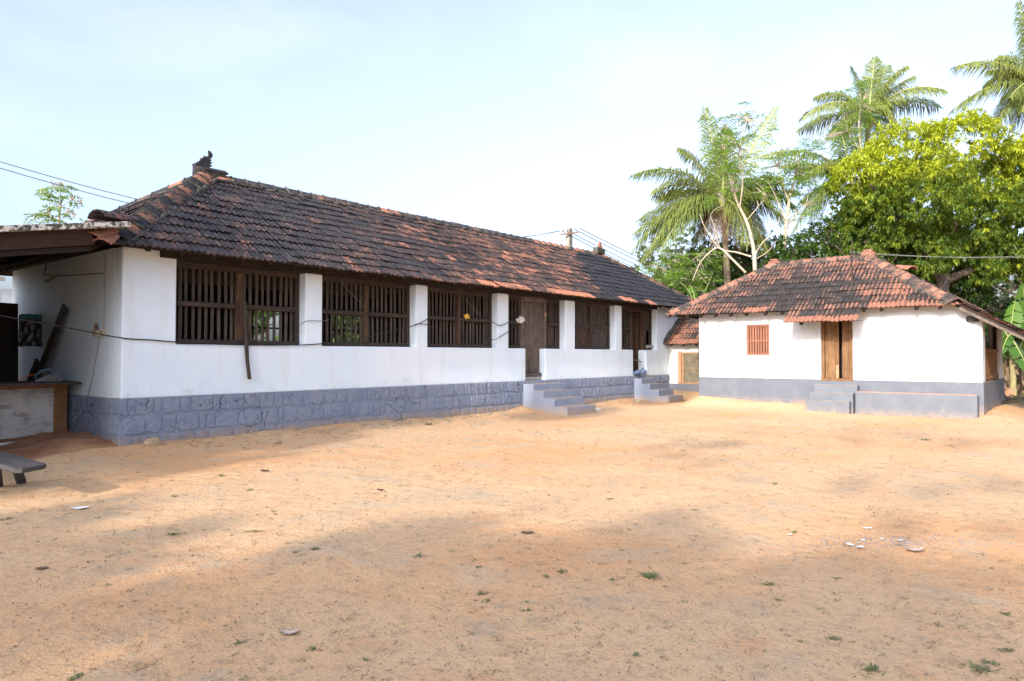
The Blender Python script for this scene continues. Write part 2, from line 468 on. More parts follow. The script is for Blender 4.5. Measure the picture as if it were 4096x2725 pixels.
M['bark_pale'] = m_plain('pale_bark', (0.33, 0.27, 0.19), (0.46, 0.40, 0.31), 7, 0.9, 0.5, 0.01)
M['pseudostem'] = m_plain('banana_stem', (0.20, 0.17, 0.08), (0.33, 0.27, 0.13), 5, 0.8)
M['mango'] = m_leaf('mango_leaf', (0.040, 0.098, 0.020), (0.44, 0.49, 0.035), 0.36)
M['bigleaf'] = m_leaf('broad_leaf', (0.024, 0.060, 0.014), (0.11, 0.19, 0.03), 0.28)
M['palm'] = m_leaf('palm_leaflet', (0.055, 0.105, 0.030), (0.30, 0.33, 0.075), 0.30)
M['palm_dead'] = m_leaf('dead_frond', (0.15, 0.10, 0.06), (0.26, 0.19, 0.11), 0.2)
M['feather'] = m_leaf('feathery_leaf', (0.09, 0.19, 0.025), (0.27, 0.42, 0.06), 0.40)
M['far'] = m_leaf('far_leaf', (0.10, 0.13, 0.08), (0.20, 0.24, 0.14), 0.3)
M['banana'] = m_leaf('banana_leaf', (0.025, 0.080, 0.014), (0.10, 0.19, 0.028), 0.30, 0.4, 0.4)
M['rachis'] = m_plain('frond_rib', (0.28, 0.29, 0.10), (0.38, 0.36, 0.15), 4, 0.6)
M['weed'] = m_leaf('weed_blade', (0.075, 0.105, 0.035), (0.19, 0.21, 0.085), 0.2)
M['straw'] = m_leaf('dry_grass', (0.16, 0.12, 0.07), (0.30, 0.23, 0.13), 0.1)
M['coconut'] = m_plain('coconut_husk', (0.36, 0.30, 0.05), (0.46, 0.36, 0.07), 5, 0.5)

def m_sheet():
    t = NT('lichen_cement_sheet')
    f = t.ramp(t.noise(14, 5, 0.7), 0.46, 0.56)
    c = t.mix(f, (0.085, 0.075, 0.060), (0.62, 0.60, 0.54))
    return t.fin(c, 0.95, t.bump(t.noise(30, 4), 0.6, 0.01), 0.1)
M['sheet'] = m_sheet()

def m_cabinet():
    t = NT('scraped_metal_panel')
    f = t.ramp(t.noise(4.5, 6, 0.7, t.scale((1, 1, 1.0))), 0.30, 0.55)
    c = t.mix(f, (0.30, 0.275, 0.245), (0.52, 0.49, 0.45))
    c = t.mix(t.ramp(t.noise(40, 4, 0.8), 0.60, 0.70, 0, 0.6), c, (0.10, 0.085, 0.075))
    c = t.mix(t.ramp(t.noise(2.2, 4, 0.6, t.scale((1, 1, 3))), 0.58, 0.70, 0, 0.55), c, (0.20, 0.10, 0.075))
    return t.fin(c, 0.75, t.bump(t.noise(24, 4), 0.4, 0.01), 0.3)
M['cabinet'] = m_cabinet()
M['cab_edge'] = m_wood('orange_brown_board', (0.27, 0.125, 0.055), (0.36, 0.18, 0.085), 'z', wornamt=0.2)

def m_ground():
    t = NT('sandy_yard')
    big = t.noise(0.22, 5, 0.6)
    mid = t.noise(0.9, 6, 0.65)
    fine = t.noise(7, 6, 0.7)
    grit = t.noise(95, 3, 0.75)
    sand, orange, grey = (0.62, 0.410, 0.238), (0.63, 0.350, 0.172), (0.51, 0.385, 0.258)
    c = t.mix(t.ramp(big, 0.42, 0.62), sand, orange)
    c = t.mix(t.ramp(mid, 0.50, 0.66, 0, 0.75), c, grey)
    c = t.mix(t.ramp(t.noise(0.55, 6, 0.7, t.scale((1, 1, 1))), 0.56, 0.70, 0, 0.55), c, (0.37, 0.315, 0.235))
    c = t.mix(t.ramp(t.noise(2.1, 5, 0.6, t.scale((1, 1.0, 1))), 0.56, 0.70, 0, 0.6), c, (0.60, 0.325, 0.170))
    c = t.mix(t.ramp(fine, 0.50, 0.70, 0, 0.60), c, (0.36, 0.265, 0.175))
    c = t.mix(t.ramp(t.noise(26, 5, 0.75), 0.56, 0.70, 0, 0.62), c, (0.27, 0.19, 0.12))
    c = t.mix(t.ramp(grit, 0.62, 0.78, 0, 0.6), c, (0.62, 0.47, 0.31))
    c = t.mix(t.ramp(t.noise(70, 2, 0.7), 0.63, 0.72, 0, 0.6), c, (0.20, 0.135, 0.085))
    # bare litter-strewn earth away from the swept yard
    x, y = t.xyz(0), t.xyz(1)
    out = t.math('MAXIMUM', t.ramp(x, 26.0, 29.5), t.ramp(y, 19.5, 23))
    lit = t.mix(t.ramp(mid, 0.35, 0.65), (0.23, 0.17, 0.10), (0.17, 0.15, 0.075))
    c = t.mix(out, c, lit)
    b = t.bump(mid, 0.25, 0.10)
    b = t.bump(t.math('MULTIPLY', t.ramp(t.voro(3.1, t.scale((1.0, 1.5, 1.0))), 0.05, 0.5), t.ramp(t.noise(0.8, 3), 0.42, 0.6)), 0.45, 0.04, b)
    b = t.bump(fine, 0.7, 0.05, b)
    b = t.bump(t.noise(34, 5, 0.7), 0.8, 0.02, b)
    b = t.bump(grit, 0.35, 0.005, b)
    return t.fin(c, 0.95, b, 0.08)
M['ground'] = m_ground()

def m_redsoil():
    t = NT('red_soil')
    c = t.mix(t.ramp(t.noise(2.5, 5), 0.35, 0.65), (0.30, 0.135, 0.075), (0.42, 0.22, 0.125))
    c = t.mix(t.ramp(t.noise(55, 3, 0.75), 0.62, 0.72, 0, 0.8), c, (0.40, 0.31, 0.22))
    c = t.mix(t.ramp(t.noise(1.6, 4), 0.55, 0.72, 0, 0.6), c, (0.36, 0.22, 0.10))
    b = t.bump(t.noise(9, 6, 0.7), 0.8, 0.05)
    b = t.bump(t.noise(60, 4, 0.7), 0.6, 0.01, b)
    return t.fin(c, 0.95, b, 0.08)
M['redsoil'] = m_redsoil()
# ------------------------------------------------------------------ ground
def smooth01(a, b, v):
    t = min(1.0, max(0.0, (v - a) / (b - a))) if a != b else float(v > a)
    return t * t * (3 - 2 * t)

def interp(v, pts):
    if v <= pts[0][0]: return pts[0][1]
    for (a, p), (b, q) in zip(pts, pts[1:]):
        if v <= b: return p + (q - p) * (v - a) / (b - a)
    return pts[-1][1]

def ground_z(x, y):
    r2 = x * x + y * y
    z = 0.0
    if r2 < 60 * 60:
        z += 0.020 * fbm(x * 0.22, y * 0.22, 0.3, 3) + 0.010 * fbm(x * 1.1, y * 1.1, 4.3, 3)
        if r2 < 26 * 26: z += 0.0035 * fbm(x * 6.0, y * 6.0, 1.7, 2)
    # earth banked against the long plinth
    if 3.5 < x < 25.5:
        d = max(0.0, 12.66 - y)
        top = interp(x, [(4, 0.14), (6, 0.16), (9, 0.20), (11, 0.19), (13.5, 0.12), (15.2, 0.12), (15.9, 0.22), (17.4, 0.08), (20, 0.14), (21.9, 0.20), (22.3, 0.04), (23.4, 0.04), (25, 0.10)])
        z += (top - 0.02) * math.exp(-(d / 0.62) ** 1.5) * smooth01(3.5, 4.6, x) * (1 + 0.25 * fbm(x * 1.3, y * 1.3, 8.1, 2))
    # earth banked against the small house
    if 18.5 < x and 1.0 < y < 12.7:
        d = max(0.0, 22.1 - x)
        top = interp(y, [(1.4, 0.0), (2.0, 0.10), (2.25, 0.10), (2.6, 0.0), (5.2, 0.0), (6.2, 0.12), (7.5, 0.22), (10.2, 0.26), (10.7, 0.04), (12.7, 0.0)])
        z += top * math.exp(-(d / 0.75) ** 1.6) * (1 + 0.3 * fbm(x * 1.1, y * 1.1, 2.2, 2))
    if x > 23.4 and 10.0 < y < 12.7: z += 0.27 * smooth01(23.4, 24.4, x) * smooth01(10.2, 10.8, y)
    if x > 22.3 and y < 2.3:
        d = max(0.0, 2.27 - y); z += 0.09 * math.exp(-(d / 0.6) ** 2) * smooth01(22.3, 23.2, x) * smooth01(2.3, 2.2, y)
    return z

def axis_coords(lo, hi, step, far):
    c = list(np.arange(lo, hi + 1e-6, step))
    g, s = step, []
    x = hi
    while x < far:
        g *= 1.22; x += g; s.append(x)
    l = []
    g, x = step, lo
    while x > -far:
        g *= 1.22; x -= g; l.append(x)
    return l[::-1] + c + s

gx = axis_coords(-1.0, 26.5, 0.125, 900.0)
gy = axis_coords(-5.0, 14.0, 0.125, 900.0)
GV = [(x, y, ground_z(x, y)) for y in gy for x in gx]
nx_ = len(gx)
GF = [(j * nx_ + i, j * nx_ + i + 1, (j + 1) * nx_ + i + 1, (j + 1) * nx_ + i) for j in range(len(gy) - 1) for i in range(nx_ - 1)]
gme = bpy.data.meshes.new('ground')
gme.from_pydata(GV, [], GF)
gme.polygons.foreach_set('use_smooth', [True] * len(GF))
gme.materials.append(M['ground'])
tag(place(bpy.data.objects.new('ground', gme), (0, 0, 0)), kind='structure')

# red earth heaped by the workbench
mv, mf = [], []
NX, NY = 60, 44
for j in range(NY + 1):
    for i in range(NX + 1):
        x, y = 0.8 + 5.1 * i / NX, 12.15 + 3.4 * j / NY
        n = fbm(x * 1.2, y * 1.2, 5.0, 3)
        e = smooth01(0.0, 0.8, y - (12.45 + 0.28 * n + 0.10 * (5.0 - x))) * smooth01(0.0, 0.9, 5.85 + 0.2 * n - x) * smooth01(0.8, 1.4, x)
        z = ground_z(x, y) - 0.03 + e * (0.13 + 0.05 * n) + 0.012 * fbm(x * 6, y * 6, 2, 3) * e
        mv.append((x, y, z))
for j in range(NY):
    for i in range(NX):
        a = j * (NX + 1) + i
        mf.append((a, a + 1, a + NX + 2, a + NX + 1))
mb = MB(); mb.add(mv, mf, True)
tag(mb.build('red_soil', M['redsoil']), 'low heap of red-brown soil spilling out below the workbench', 'soil', kind='structure')

# ------------------------------------------------------------------ clay-tile roofs
TW, TL, TROW = 0.235, 0.395, 0.333
def tile_template(seed):
    rs = random.Random(seed)
    nu = 12
    V, F, SM = [], [], []
    us = [TW * i / nu for i in range(nu + 1)]
    def prof(u):
        c = math.cos(4 * math.pi * u / TW)
        return 0.0138 * (abs(c) ** 0.8) * (1 if c > 0 else -1)
    def wave(u):
        return max(0.0, math.sin(4 * math.pi * u / TW)) ** 3
    lift = 0.037 + rs.uniform(-0.004, 0.006)
    ed = [rs.uniform(-0.006, 0.006) for _ in us]
    for s, n in ((0.0, lift), (TL, 0.006)):
        for i, u in enumerate(us):
            V.append((u, s + (ed[i] if s == 0 else 0), n + prof(u), wave(u)))
    k = nu + 1
    for i in range(nu): F.append((i, i + 1, k + i + 1, k + i)); SM.append(True)
    b = len(V)
    for dn in (0.0, -0.024):
        for i, u in enumerate(us): V.append((u, ed[i] + (0.004 if dn else 0), lift + prof(u) + dn, wave(u) * 0.5))
    for i in range(nu): F.append((b + i, b + k + i, b + k + i + 1, b + i + 1)); SM.append(False)
    return np.array(V), F, SM
TEMPL = [tile_template(i) for i in range(4)]

def clip_poly(V, F, SM, planes):
    """cut the tile by half planes a*u + b*s + c >= 0"""
    for (a, b, c) in planes:
        d = V[:, 0] * a + V[:, 1] * b + c
        if (d >= -1e-6).all(): continue
        if (d < 0).all(): return None
        VV, nf, ns, cache = [tuple(v) for v in V], [], [], {}
        for f, sm in zip(F, SM):
            out = []
            for i in range(len(f)):
                p, q = f[i], f[(i + 1) % len(f)]
                if d[p] >= 0: out.append(p)
                if (d[p] >= 0) != (d[q] >= 0):
                    key = (min(p, q), max(p, q))
                    if key not in cache:
                        t = d[p] / (d[p] - d[q])
                        cache[key] = len(VV)
                        VV.append(tuple(V[p] + (V[q] - V[p]) * t))
                    out.append(cache[key])
            if len(out) >= 3: nf.append(tuple(out)); ns.append(sm)
        V, F, SM = np.array(VV), nf, ns
        used = sorted({i for f in F for i in f})
        if not used: return None
        mp = {o: n for n, o in enumerate(used)}
        V = V[used]; F = [tuple(mp[i] for i in f) for f in F]
    return V, F, SM

VARS = {}
def tile_mesh(mat, seed, q):
    key = (mat.name, seed, q)
    if key not in VARS:
        V, F, SM = TEMPL[seed]
        me = bpy.data.meshes.new('tile')
        me.from_pydata(V[:, :3].tolist(), [], F)
        me.polygons.foreach_set('use_smooth', SM)
        me.attributes.new('tint', 'FLOAT', 'POINT').data.foreach_set('value', [q / 10.0] * len(V))
        me.attributes.new('wave', 'FLOAT', 'POINT').data.foreach_set('value', V[:, 3].tolist())
        me.materials.append(mat)
        VARS[key] = me
    return VARS[key]

class Roof:
    def __init__(self, part, mat):
        self.part, self.mat, self.items = part, mat, []
    def slope(self, O, U, S, length, slen, planes, tint, rows=None, s0=-0.06, u0=0.0, wob=0.01):
        O, U, S = Vector(O), Vector(U).normalized(), Vector(S).normalized()
        N = U.cross(S).normalized()
        rows = rows if rows is not None else int(math.ceil((slen - s0) / TROW))
        ncol = int(math.ceil(length / TW)) + 1
        for r in range(rows):
            for c in range(ncol):
                u, s = u0 + c * TW, s0 + r * TROW
                pl = [(a, b, a * u + b * s + cc) for a, b, cc in planes]
                sd = random.randrange(4)
                V, F, SM = TEMPL[sd]
                corner = [(0, 0), (TW, 0), (0, TL), (TW, TL)]
                ins = all(a * x + b * y + cc >= 0 for a, b, cc in pl for x, y in corner)
                du, ds, dn = random.gauss(0, 0.004), random.gauss(0, wob), random.gauss(0, 0.005) + 0.040 * fbm(u * 0.35, s * 0.5, 3.3, 2)
                P = O + U * (u + du) + S * (s + ds) + N * dn
                tv = min(1.0, max(0.0, tint(O + U * (u + TW / 2) + S * s, r)))
                if ins:
                    rz = random.gauss(0, 0.018)
                    Ur, Sr = (U * math.cos(rz) + S * math.sin(rz)), (S * math.cos(rz) - U * math.sin(rz))
                    mtx = Matrix(((Ur.x, Sr.x, N.x, P.x), (Ur.y, Sr.y, N.y, P.y), (Ur.z, Sr.z, N.z, P.z), (0, 0, 0, 1)))
                    self.items.append(((P - cam.location).length, mtx, sd, tv, None, N))
                else:
                    cl = clip_poly(V, F, SM, pl)
                    if cl is None or len(cl[1]) < 2: continue
                    mtx = Matrix(((U.x, S.x, N.x, P.x), (U.y, S.y, N.y, P.y), (U.z, S.z, N.z, P.z), (0, 0, 0, 1)))
                    self.items.append(((P - cam.location).length, mtx, sd, tv, cl, N))
    def finish(self, limit=300):
        vis = lambda it: (cam.location - it[1].translation).dot(it[5]) > 0
        order = sorted(self.items, key=lambda it: (not vis(it), it[0]))
        near, rest = order[:limit], order[limit:]
        base = WLOC[self.part.name]
        for d, mtx, sd, tv, cl, N in near:
            if cl is None:
                me = tile_mesh(self.mat, sd, int(round(tv * 10)))
            else:
                V, F, SM = cl
                me = bpy.data.meshes.new('tile')
                me.from_pydata(V[:, :3].tolist(), [], F)
                me.polygons.foreach_set('use_smooth', SM)
                me.attributes.new('tint', 'FLOAT', 'POINT').data.foreach_set('value', [tv] * len(V))
                me.attributes.new('wave', 'FLOAT', 'POINT').data.foreach_set('value', V[:, 3].tolist())
                me.materials.append(self.mat)
            o = bpy.data.objects.new('tile', me)
            COL.objects.link(o)
            o.parent = self.part
            m2 = mtx.copy(); m2.translation = mtx.translation - base
            o.matrix_basis = m2
        if rest:
            VV, FF, SS, TT, WW = [], [], [], [], []
            off = 0
            for d, mtx, sd, tv, cl, N in rest:
                V, F, SM = cl if cl is not None else TEMPL[sd]
                A = np.array(mtx)
                X = V[:, :3] @ A[:3, :3].T + A[:3, 3]
                VV.append(X); FF.extend([tuple(i + off for i in f) for f in F]); SS.extend(SM)
                TT.append(np.full(len(V), tv)); WW.append(V[:, 3]); off += len(V)
            me = bpy.data.meshes.new('tile_field')
            me.from_pydata((np.concatenate(VV) - np.array(base)).tolist(), [], FF)
            me.polygons.foreach_set('use_smooth', SS)
            me.attributes.new('tint', 'FLOAT', 'POINT').data.foreach_set('value', np.concatenate(TT))
            me.attributes.new('wave', 'FLOAT', 'POINT').data.foreach_set('value', np.concatenate(WW))
            me.materials.append(self.mat)
            o = place(bpy.data.objects.new('tile_field', me), base, self.part)
            o['kind'] = 'stuff'

def ridge_caps(part, mat, p0, p1, tint, step=0.37, w=0.20, h=0.045, lift=0.055, fall=0.50):
    """half-round cap tiles laid from p0 (low) to p1 (high), each its own piece, bedded in mortar"""
    p0, p1 = Vector(p0), Vector(p1)
    d = (p1 - p0).normalized(); L = (p1 - p0).length
    side = d.cross(Vector((0, 0, 1))).normalized(); up = side.cross(d)
    n = max(1, int(round(L / step))); st = L / n
    for i in range(n):
        a = p0 + d * (st * i - 0.02); b = p0 + d * (st * (i + 1) + 0.03)
        vs, fs, sm = [], [], []
        ang = [-1, -0.7, -0.4, -0.12, 0.12, 0.4, 0.7, 1]
        jr = random.uniform(0.94, 1.06); js = random.gauss(0, 0.008); ju = random.gauss(0, 0.006)
        for p, sc in ((a, 1.10 * jr), (b, 0.90 * jr)):
            for q in (0.0, -0.018):
                for t in ang:
                    vs.append(p + side * (t * w * sc + js) + up * (h * (1 - abs(t) ** 1.6) + 0.02 * sc + lift - 0.02 - abs(t) * w * fall + ju + q))
        m = len(ang)
        for k in range(m - 1):
            fs.append((k, k + 1, 2 * m + k + 1, 2 * m + k)); sm.append(True)
            fs.append((m + k, k, k + 1, m + k + 1)[::-1]); sm.append(False)
        fs.append((0, 2 * m, 3 * m, m)); fs.append((m - 1, 2 * m - 1, 4 * m - 1, 3 * m - 1)); sm += [False, False]
        me = bpy.data.meshes.new('ridge_tile')
        c = (a + b) / 2
        me.from_pydata([v - c for v in vs], [], fs)
        me.polygons.foreach_set('use_smooth', sm)
        tv = min(1, max(0, tint(c)))
        me.attributes.new('tint', 'FLOAT', 'POINT').data.foreach_set('value', [tv] * len(vs))
        me.attributes.new('wave', 'FLOAT', 'POINT').data.foreach_set('value', [random.random() * 0.5] * len(vs))
        me.materials.append(mat)
        place(bpy.data.objects.new('ridge_tile', me), c, part)
    mbm = MB()
    for sgn in (-1, 1):
        pts, rad = [], []
        k = int(L / 0.09)
        for i in range(k + 1):
            p = p0 + d * (L * i / k)
            pts.append(p + side * sgn * (w * 1.06 + random.gauss(0, 0.025)) + up * (lift * 0.35 - w * fall + random.gauss(0, 0.012)))
            rad.append(0.020 + 0.060 * abs(fbm(p.x * 4, p.y * 4, sgn * 3 + p.z, 2)) + random.uniform(0, 0.014))
        mbm.tube(pts, rad, 6, smooth=True)
    for i in range(1, n):
        p = p0 + d * (st * i - 0.03)
        lump = [p + side * t * (w + 0.012) + up * (h * (1 - abs(t) ** 1.6) + lift - abs(t) * w * fall) for t in np.linspace(-1, 1, 9)]
        mbm.tube(lump, [random.uniform(0.008, 0.034) for _ in lump], 5)
    mbm.build('mortar', M['mortar'], part)

def deck(part_name, parent, polys, thick=0.05, mat=None):
    """closed boarding under the tiles: polys = list of (corner points, outward normal)"""
    mb = MB()
    for pts, nrm in polys:
        pts = [Vector(p) for p in pts]; nrm = Vector(nrm).normalized()
        k = len(pts)
        up = [p - nrm * 0.008 for p in pts]; lo = [p - nrm * thick for p in pts]
        mb.add(up + lo, [tuple(range(k)), tuple(range(2 * k - 1, k - 1, -1))] + [(i, i + k, (i + 1) % k + k, (i + 1) % k) for i in range(k)])
    return mb.build(part_name, mat or M['wood_dark_x'], parent)
# ------------------------------------------------------------------ the long house
FY = 12.70                                   # plane of its front wall
X0, X1, BY = 5.11, 27.5, 18.36
ZP, ZS, ZB = 0.93, 1.85, 3.37                # plinth top, sill ledge, underside of wall beam
house = empty('long_house', (16.3, 15.5, 0), 'long low white house with blue-grey stone plinth, slatted windows and dark tiled hip roof', 'house')

BAYS = [(6.03, 8.72), (9.14, 11.83), (12.23, 14.88), (15.35, 18.10), (18.64, 21.06), (21.51, 24.05)]
DOORS = {3: (16.12, 17.07), 5: (22.29, 23.22)}
def solid_front(x, z):
    for i, (a, b) in enumerate(BAYS):
        if a < x < b:
            if z > ZS: return False
            if i in DOORS and DOORS[i][0] < x < DOORS[i][1]: return False
    return True
xs = sorted({X0, X1} | {v for b in BAYS for v in b} | {v for d in DOORS.values() for v in d})
mb = gridwall(xs, [ZP - 0.02, ZS, ZB, 3.50], lambda x, z: solid_front(x, z) and (z < ZB or x < 5.72 or x > 24.05), FY, FY + 0.34)
mb.build('front_wall', M['lime'], house, bevel=0.035, seg=3)
mb = gridwall([FY + 0.34, BY], [ZP - 0.02, 3.50], lambda a, z: True, X0, X0 + 0.34, 'x'); mb.build('end_wall', M['lime'], house)
mb = gridwall([FY + 0.34, BY], [ZP - 0.02, 3.50], lambda a, z: True, X1 - 0.34, X1, 'x'); mb.build('end_wall', M['lime'], house)
BO = [(6.4, 7.6), (10.45, 11.75), (13.25, 14.85), (17.0, 18.6), (20.0, 21.2)]
mb = gridwall(sorted({X0 + 0.34, X1 - 0.34} | {v for b in BO for v in b}), [ZP - 0.02, 1.92, 2.98, 3.50],
              lambda x, z: not (1.92 < z < 2.98 and any(a < x < b for a, b in BO)), BY - 0.34, BY)
mb.build('back_wall', M['dark'], house)  # coloured near black so the room behind the slats looks unlit
MB().box((X0 + 0.345, FY + 0.345, ZP + 0.2), (X0 + 0.40, BY - 0.345, 3.5)).build('shade_lining', M['dark'], house)  # dark sheet added over the white inner face to darken the room
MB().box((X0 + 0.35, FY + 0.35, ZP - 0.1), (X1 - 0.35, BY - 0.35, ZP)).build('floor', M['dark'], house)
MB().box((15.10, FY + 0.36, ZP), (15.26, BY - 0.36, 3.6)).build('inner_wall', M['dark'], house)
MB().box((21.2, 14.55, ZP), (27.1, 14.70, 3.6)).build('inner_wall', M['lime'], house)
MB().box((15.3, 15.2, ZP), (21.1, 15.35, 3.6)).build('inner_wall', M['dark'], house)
for a, b in BO:                               # lattice windows of the far wall
    f = MB()
    f.box((a, BY - 0.2, 1.92), (a + 0.07, BY - 0.12, 2.98)); f.box((b - 0.07, BY - 0.2, 1.92), (b, BY - 0.12, 2.98))
    f.box((a, BY - 0.2, 1.92), (b, BY - 0.121, 1.99)); f.box((a, BY - 0.2, 2.91), (b, BY - 0.119, 2.98))
    fo = f.build('back_window', M['wood_dark_x'], house)
    MB().box((a + 0.071, BY - 0.19, 2.40), (b - 0.071, BY - 0.13, 2.45)).build('rail', M['wood_dark_x'], fo)
    k = int((b - a) / 0.30)
    for i in range(1, k):
        x = a + (b - a) * i / k
        MB().box((x - 0.02, BY - 0.175, 1.99), (x + 0.02, BY - 0.145, 2.91)).build('slat', M['wood_slat'], fo)

# --- plinth of dressed stones
pl = MB()
pl.box((X0 - 0.04, FY - 0.045, -0.3), (X1 + 0.04, BY + 0.04, ZP - 0.012))
plinth = pl.build('plinth', M['joint'], house, bevel=0.012)
def stone_mesh(seed):
    rs = random.Random(seed)
    k = 14
    out, inn = [], []
    for i in range(k):
        t = 2 * math.pi * (i + 0.5) / k
        c, s = math.cos(t), math.sin(t)
        q = 1.0 / max(abs(c), abs(s)) * 0.5
        q = min(q, 0.5 + 0.195)                       # worn corners
        j = 1 + rs.uniform(-0.13, 0.06)
        out.append((c * q * j, s * q * j))
    V, F = [], []
    for (x, y) in out: V.append((x, 0.0, y))
    for (x, y) in out: V.append((x * 0.95, 0.75 + rs.uniform(-0.3, 0.3), y * 0.95))
    mid = []
    for (x, y) in out[::2]:
        V.append((x * 0.45 + rs.uniform(-0.07, 0.07), 0.85 + rs.uniform(-0.35, 0.35), y * 0.45 + rs.uniform(-0.07, 0.07)))
    V.append((rs.uniform(-0.1, 0.1), 0.9 + rs.uniform(-0.3, 0.3), rs.uniform(-0.1, 0.1)))
    h = k // 2
    for i in range(k):
        F.append((i, (i + 1) % k, k + (i + 1) % k, k + i))
        a, b = k + i, k + (i + 1) % k
        m0, m1 = 2 * k + (i // 2) % h, 2 * k + ((i + 1) // 2) % h
        F.append((a, b, m1) if m0 == m1 else (a, b, m1, m0))
    for i in range(h): F.append((2 * k + i, 2 * k + (i + 1) % h, 2 * k + h))
    me = bpy.data.meshes.new('stone')
    me.from_pydata(V, [], F)
    me.materials.append(M['stone'])
    return me
STONES = [stone_mesh(50 + i) for i in range(16)]
COURSES = [(0.915, 0.625), (0.605, 0.300), (0.280, -0.02)]
def lay(p_start, direction, normal, length, prt):
    D, Nn = Vector(direction), Vector(normal)
    for zt, zb in COURSES:
        u = random.uniform(0.02, 0.10)
        while u < length - 0.12:
            w = random.choice([0.14, 0.20, 0.26, 0.30, 0.34, 0.38, 0.46]) * random.uniform(0.9, 1.1)
            w = min(w, length - u)
            gap = random.uniform(0.016, 0.045)
            hgt = (zt - zb) * random.uniform(0.86, 1.0)
            o = bpy.data.objects.new('stone', random.choice(STONES))
            COL.objects.link(o); o.parent = prt
            c = Vector(p_start) + D * (u + w / 2) + Vector((0, 0, (zt + zb) / 2 + random.uniform(-0.012, 0.012)))
            dep = random.uniform(0.009, 0.022)
            sx = -1 if random.random() < 0.5 else 1
            Zv = Vector((0, 0, 1)); W = D * ((w - gap) * 1.02) * sx; H = Zv * hgt * (1 if random.random() < 0.5 else -1)
            mtx = Matrix(((W.x, Nn.x * dep, H.x, 0), (W.y, Nn.y * dep, H.y, 0), (W.z, Nn.z * dep, H.z, 0), (0, 0, 0, 1)))
            mtx.translation = c - WLOC[prt.name]
            o.matrix_basis = mtx
            u += w
lay((X0 - 0.02, FY - 0.047, 0), (1, 0, 0), (0, -1, 0), 20.0, plinth)
lay((X0 - 0.042, FY - 0.02, 0), (0, 1, 0), (-1, 0, 0), 3.4, plinth)

# --- wall beam, rafters
MB().bar((5.73, FY + 0.13, 3.455), (24.04, FY + 0.13, 3.455), 0.36, 0.165).build('wall_beam', M['wood_dark_x'], house, bevel=0.01)
EZ, EO = 3.47, 0.52                           # eave height and overhang
ex0, ex1, ey0, ey1 = X0 - 0.50, X1 + 0.5, FY - EO, BY + EO
HH = (ey1 - ey0) / 2
RZ = 5.72
TP = (RZ - EZ) / HH                           # tangent of the roof pitch
PIT = math.atan(TP)
SL = HH / math.cos(PIT)
for i in range(40):
    x = X0 + 0.25 + i * 0.57
    if x > X1: break
    p0 = Vector((x, ey0 + 0.10, EZ + TP * 0.10 - 0.10)); rl = max(0.35, min(1.6, x - ex0 - 0.12, ex1 - x - 0.12)); p1 = Vector((x, ey0 + rl, EZ + TP * rl - 0.10))
    MB().bar(p0, p1, 0.075, 0.10).build('rafter', M['wood_dark_y'], house)
for i in range(9):
    y = FY + 0.4 + i * 0.62
    rl = max(0.35, min(1.5, y - ey0 - 0.12, ey1 - y - 0.12)); MB().bar((ex0 + 0.10, y, EZ + TP * 0.10 - 0.10), (ex0 + rl, y, EZ + TP * rl - 0.10), 0.075, 0.10).build('rafter', M['wood_dark_x'], house)

# --- roof
A, B, C_, D_ = Vector((ex0, ey0, EZ)), Vector((ex1, ey0, EZ)), Vector((ex1, ey1, EZ)), Vector((ex0, ey1, EZ))
RA, RB = Vector((ex0 + HH, ey0 + HH, RZ)), Vector((ex1 - HH, ey0 + HH, RZ))
sp, cp = math.sin(PIT), math.cos(PIT)
roof = deck('roof', house, [([A, B, RB, RA], (0, -sp, cp)), ([D_, A, RA], (-sp, 0, cp)), ([B, C_, RB], (sp, 0, cp)), ([C_, D_, RA, RB], (0, sp, cp))])
rf = Roof(roof, M['tile'])
def tint_long(p, r):
    x = p.x
    cl = fbm(x * 0.55, r * 0.75, 9.0, 3)
    j = random.gauss(0, 0.05)
    xb = 19.3 + 0.27 * r + 0.25 * ((r * 7) % 3 - 1)
    if x > xb:
        t = 0.03 + 0.03 * random.random()
        if r == 0 and (20.6 < x < 21.6 or 22.4 < x < 22.9): t = 0.75
        elif r == 0: t = 0.22 + 0.25 * cl
        return t
    t = interp(x, [(4, 0.32), (7, 0.29), (11, 0.31), (14, 0.41), (18, 0.49), (22, 0.46)]) + 0.16 * cl + j
    if random.random() < 0.02: t += 0.18
    if r == 0:
        t += 0.04 + (0.35 if x > 9 else 0.12) * max(0, fbm(x * 0.9, 4, 2, 2))
        if 16.9 < x < 19.5: t = 0.98
        elif 13.6 < x < 15.6: t += 0.25
    return t
rf.slope(A, (1, 0, 0), (0, cp, sp), ex1 - ex0, SL, [(1, -cp, 0.0), (-1, -cp, ex1 - ex0), (0, -1, SL - 0.02)], tint_long)
tint_dark = lambda p, r: 0.22 + 0.25 * fbm(p.y * 0.7, r * 0.8, 3, 2) + random.gauss(0, 0.06)
rf.slope(D_, (0, -1, 0), (cp, 0, sp), ey1 - ey0, SL, [(1, -cp, 0.0), (-1, -cp, ey1 - ey0)], tint_dark)
rf.slope(B, (0, 1, 0), (-cp, 0, sp), ey1 - ey0, SL, [(1, -cp, 0.0), (-1, -cp, ey1 - ey0)], tint_dark)
rf.slope(C_, (-1, 0, 0), (0, -cp, sp), ex1 - ex0, SL, [(1, -cp, 0.0), (-1, -cp, ex1 - ex0), (0, -1, SL - 0.02)], tint_dark)
rf.finish(300)
tcap = lambda c: 0.24 + random.gauss(0, 0.16) if c.x < 20 else 0.55 + random.gauss(0, 0.15)
ridge_caps(roof, M['tile'], A + (RA - A) * 0.055, RA, tcap, 0.36, 0.25, 0.055)
ridge_caps(roof, M['tile'], D_ + (RA - D_) * 0.05, RA, tcap)
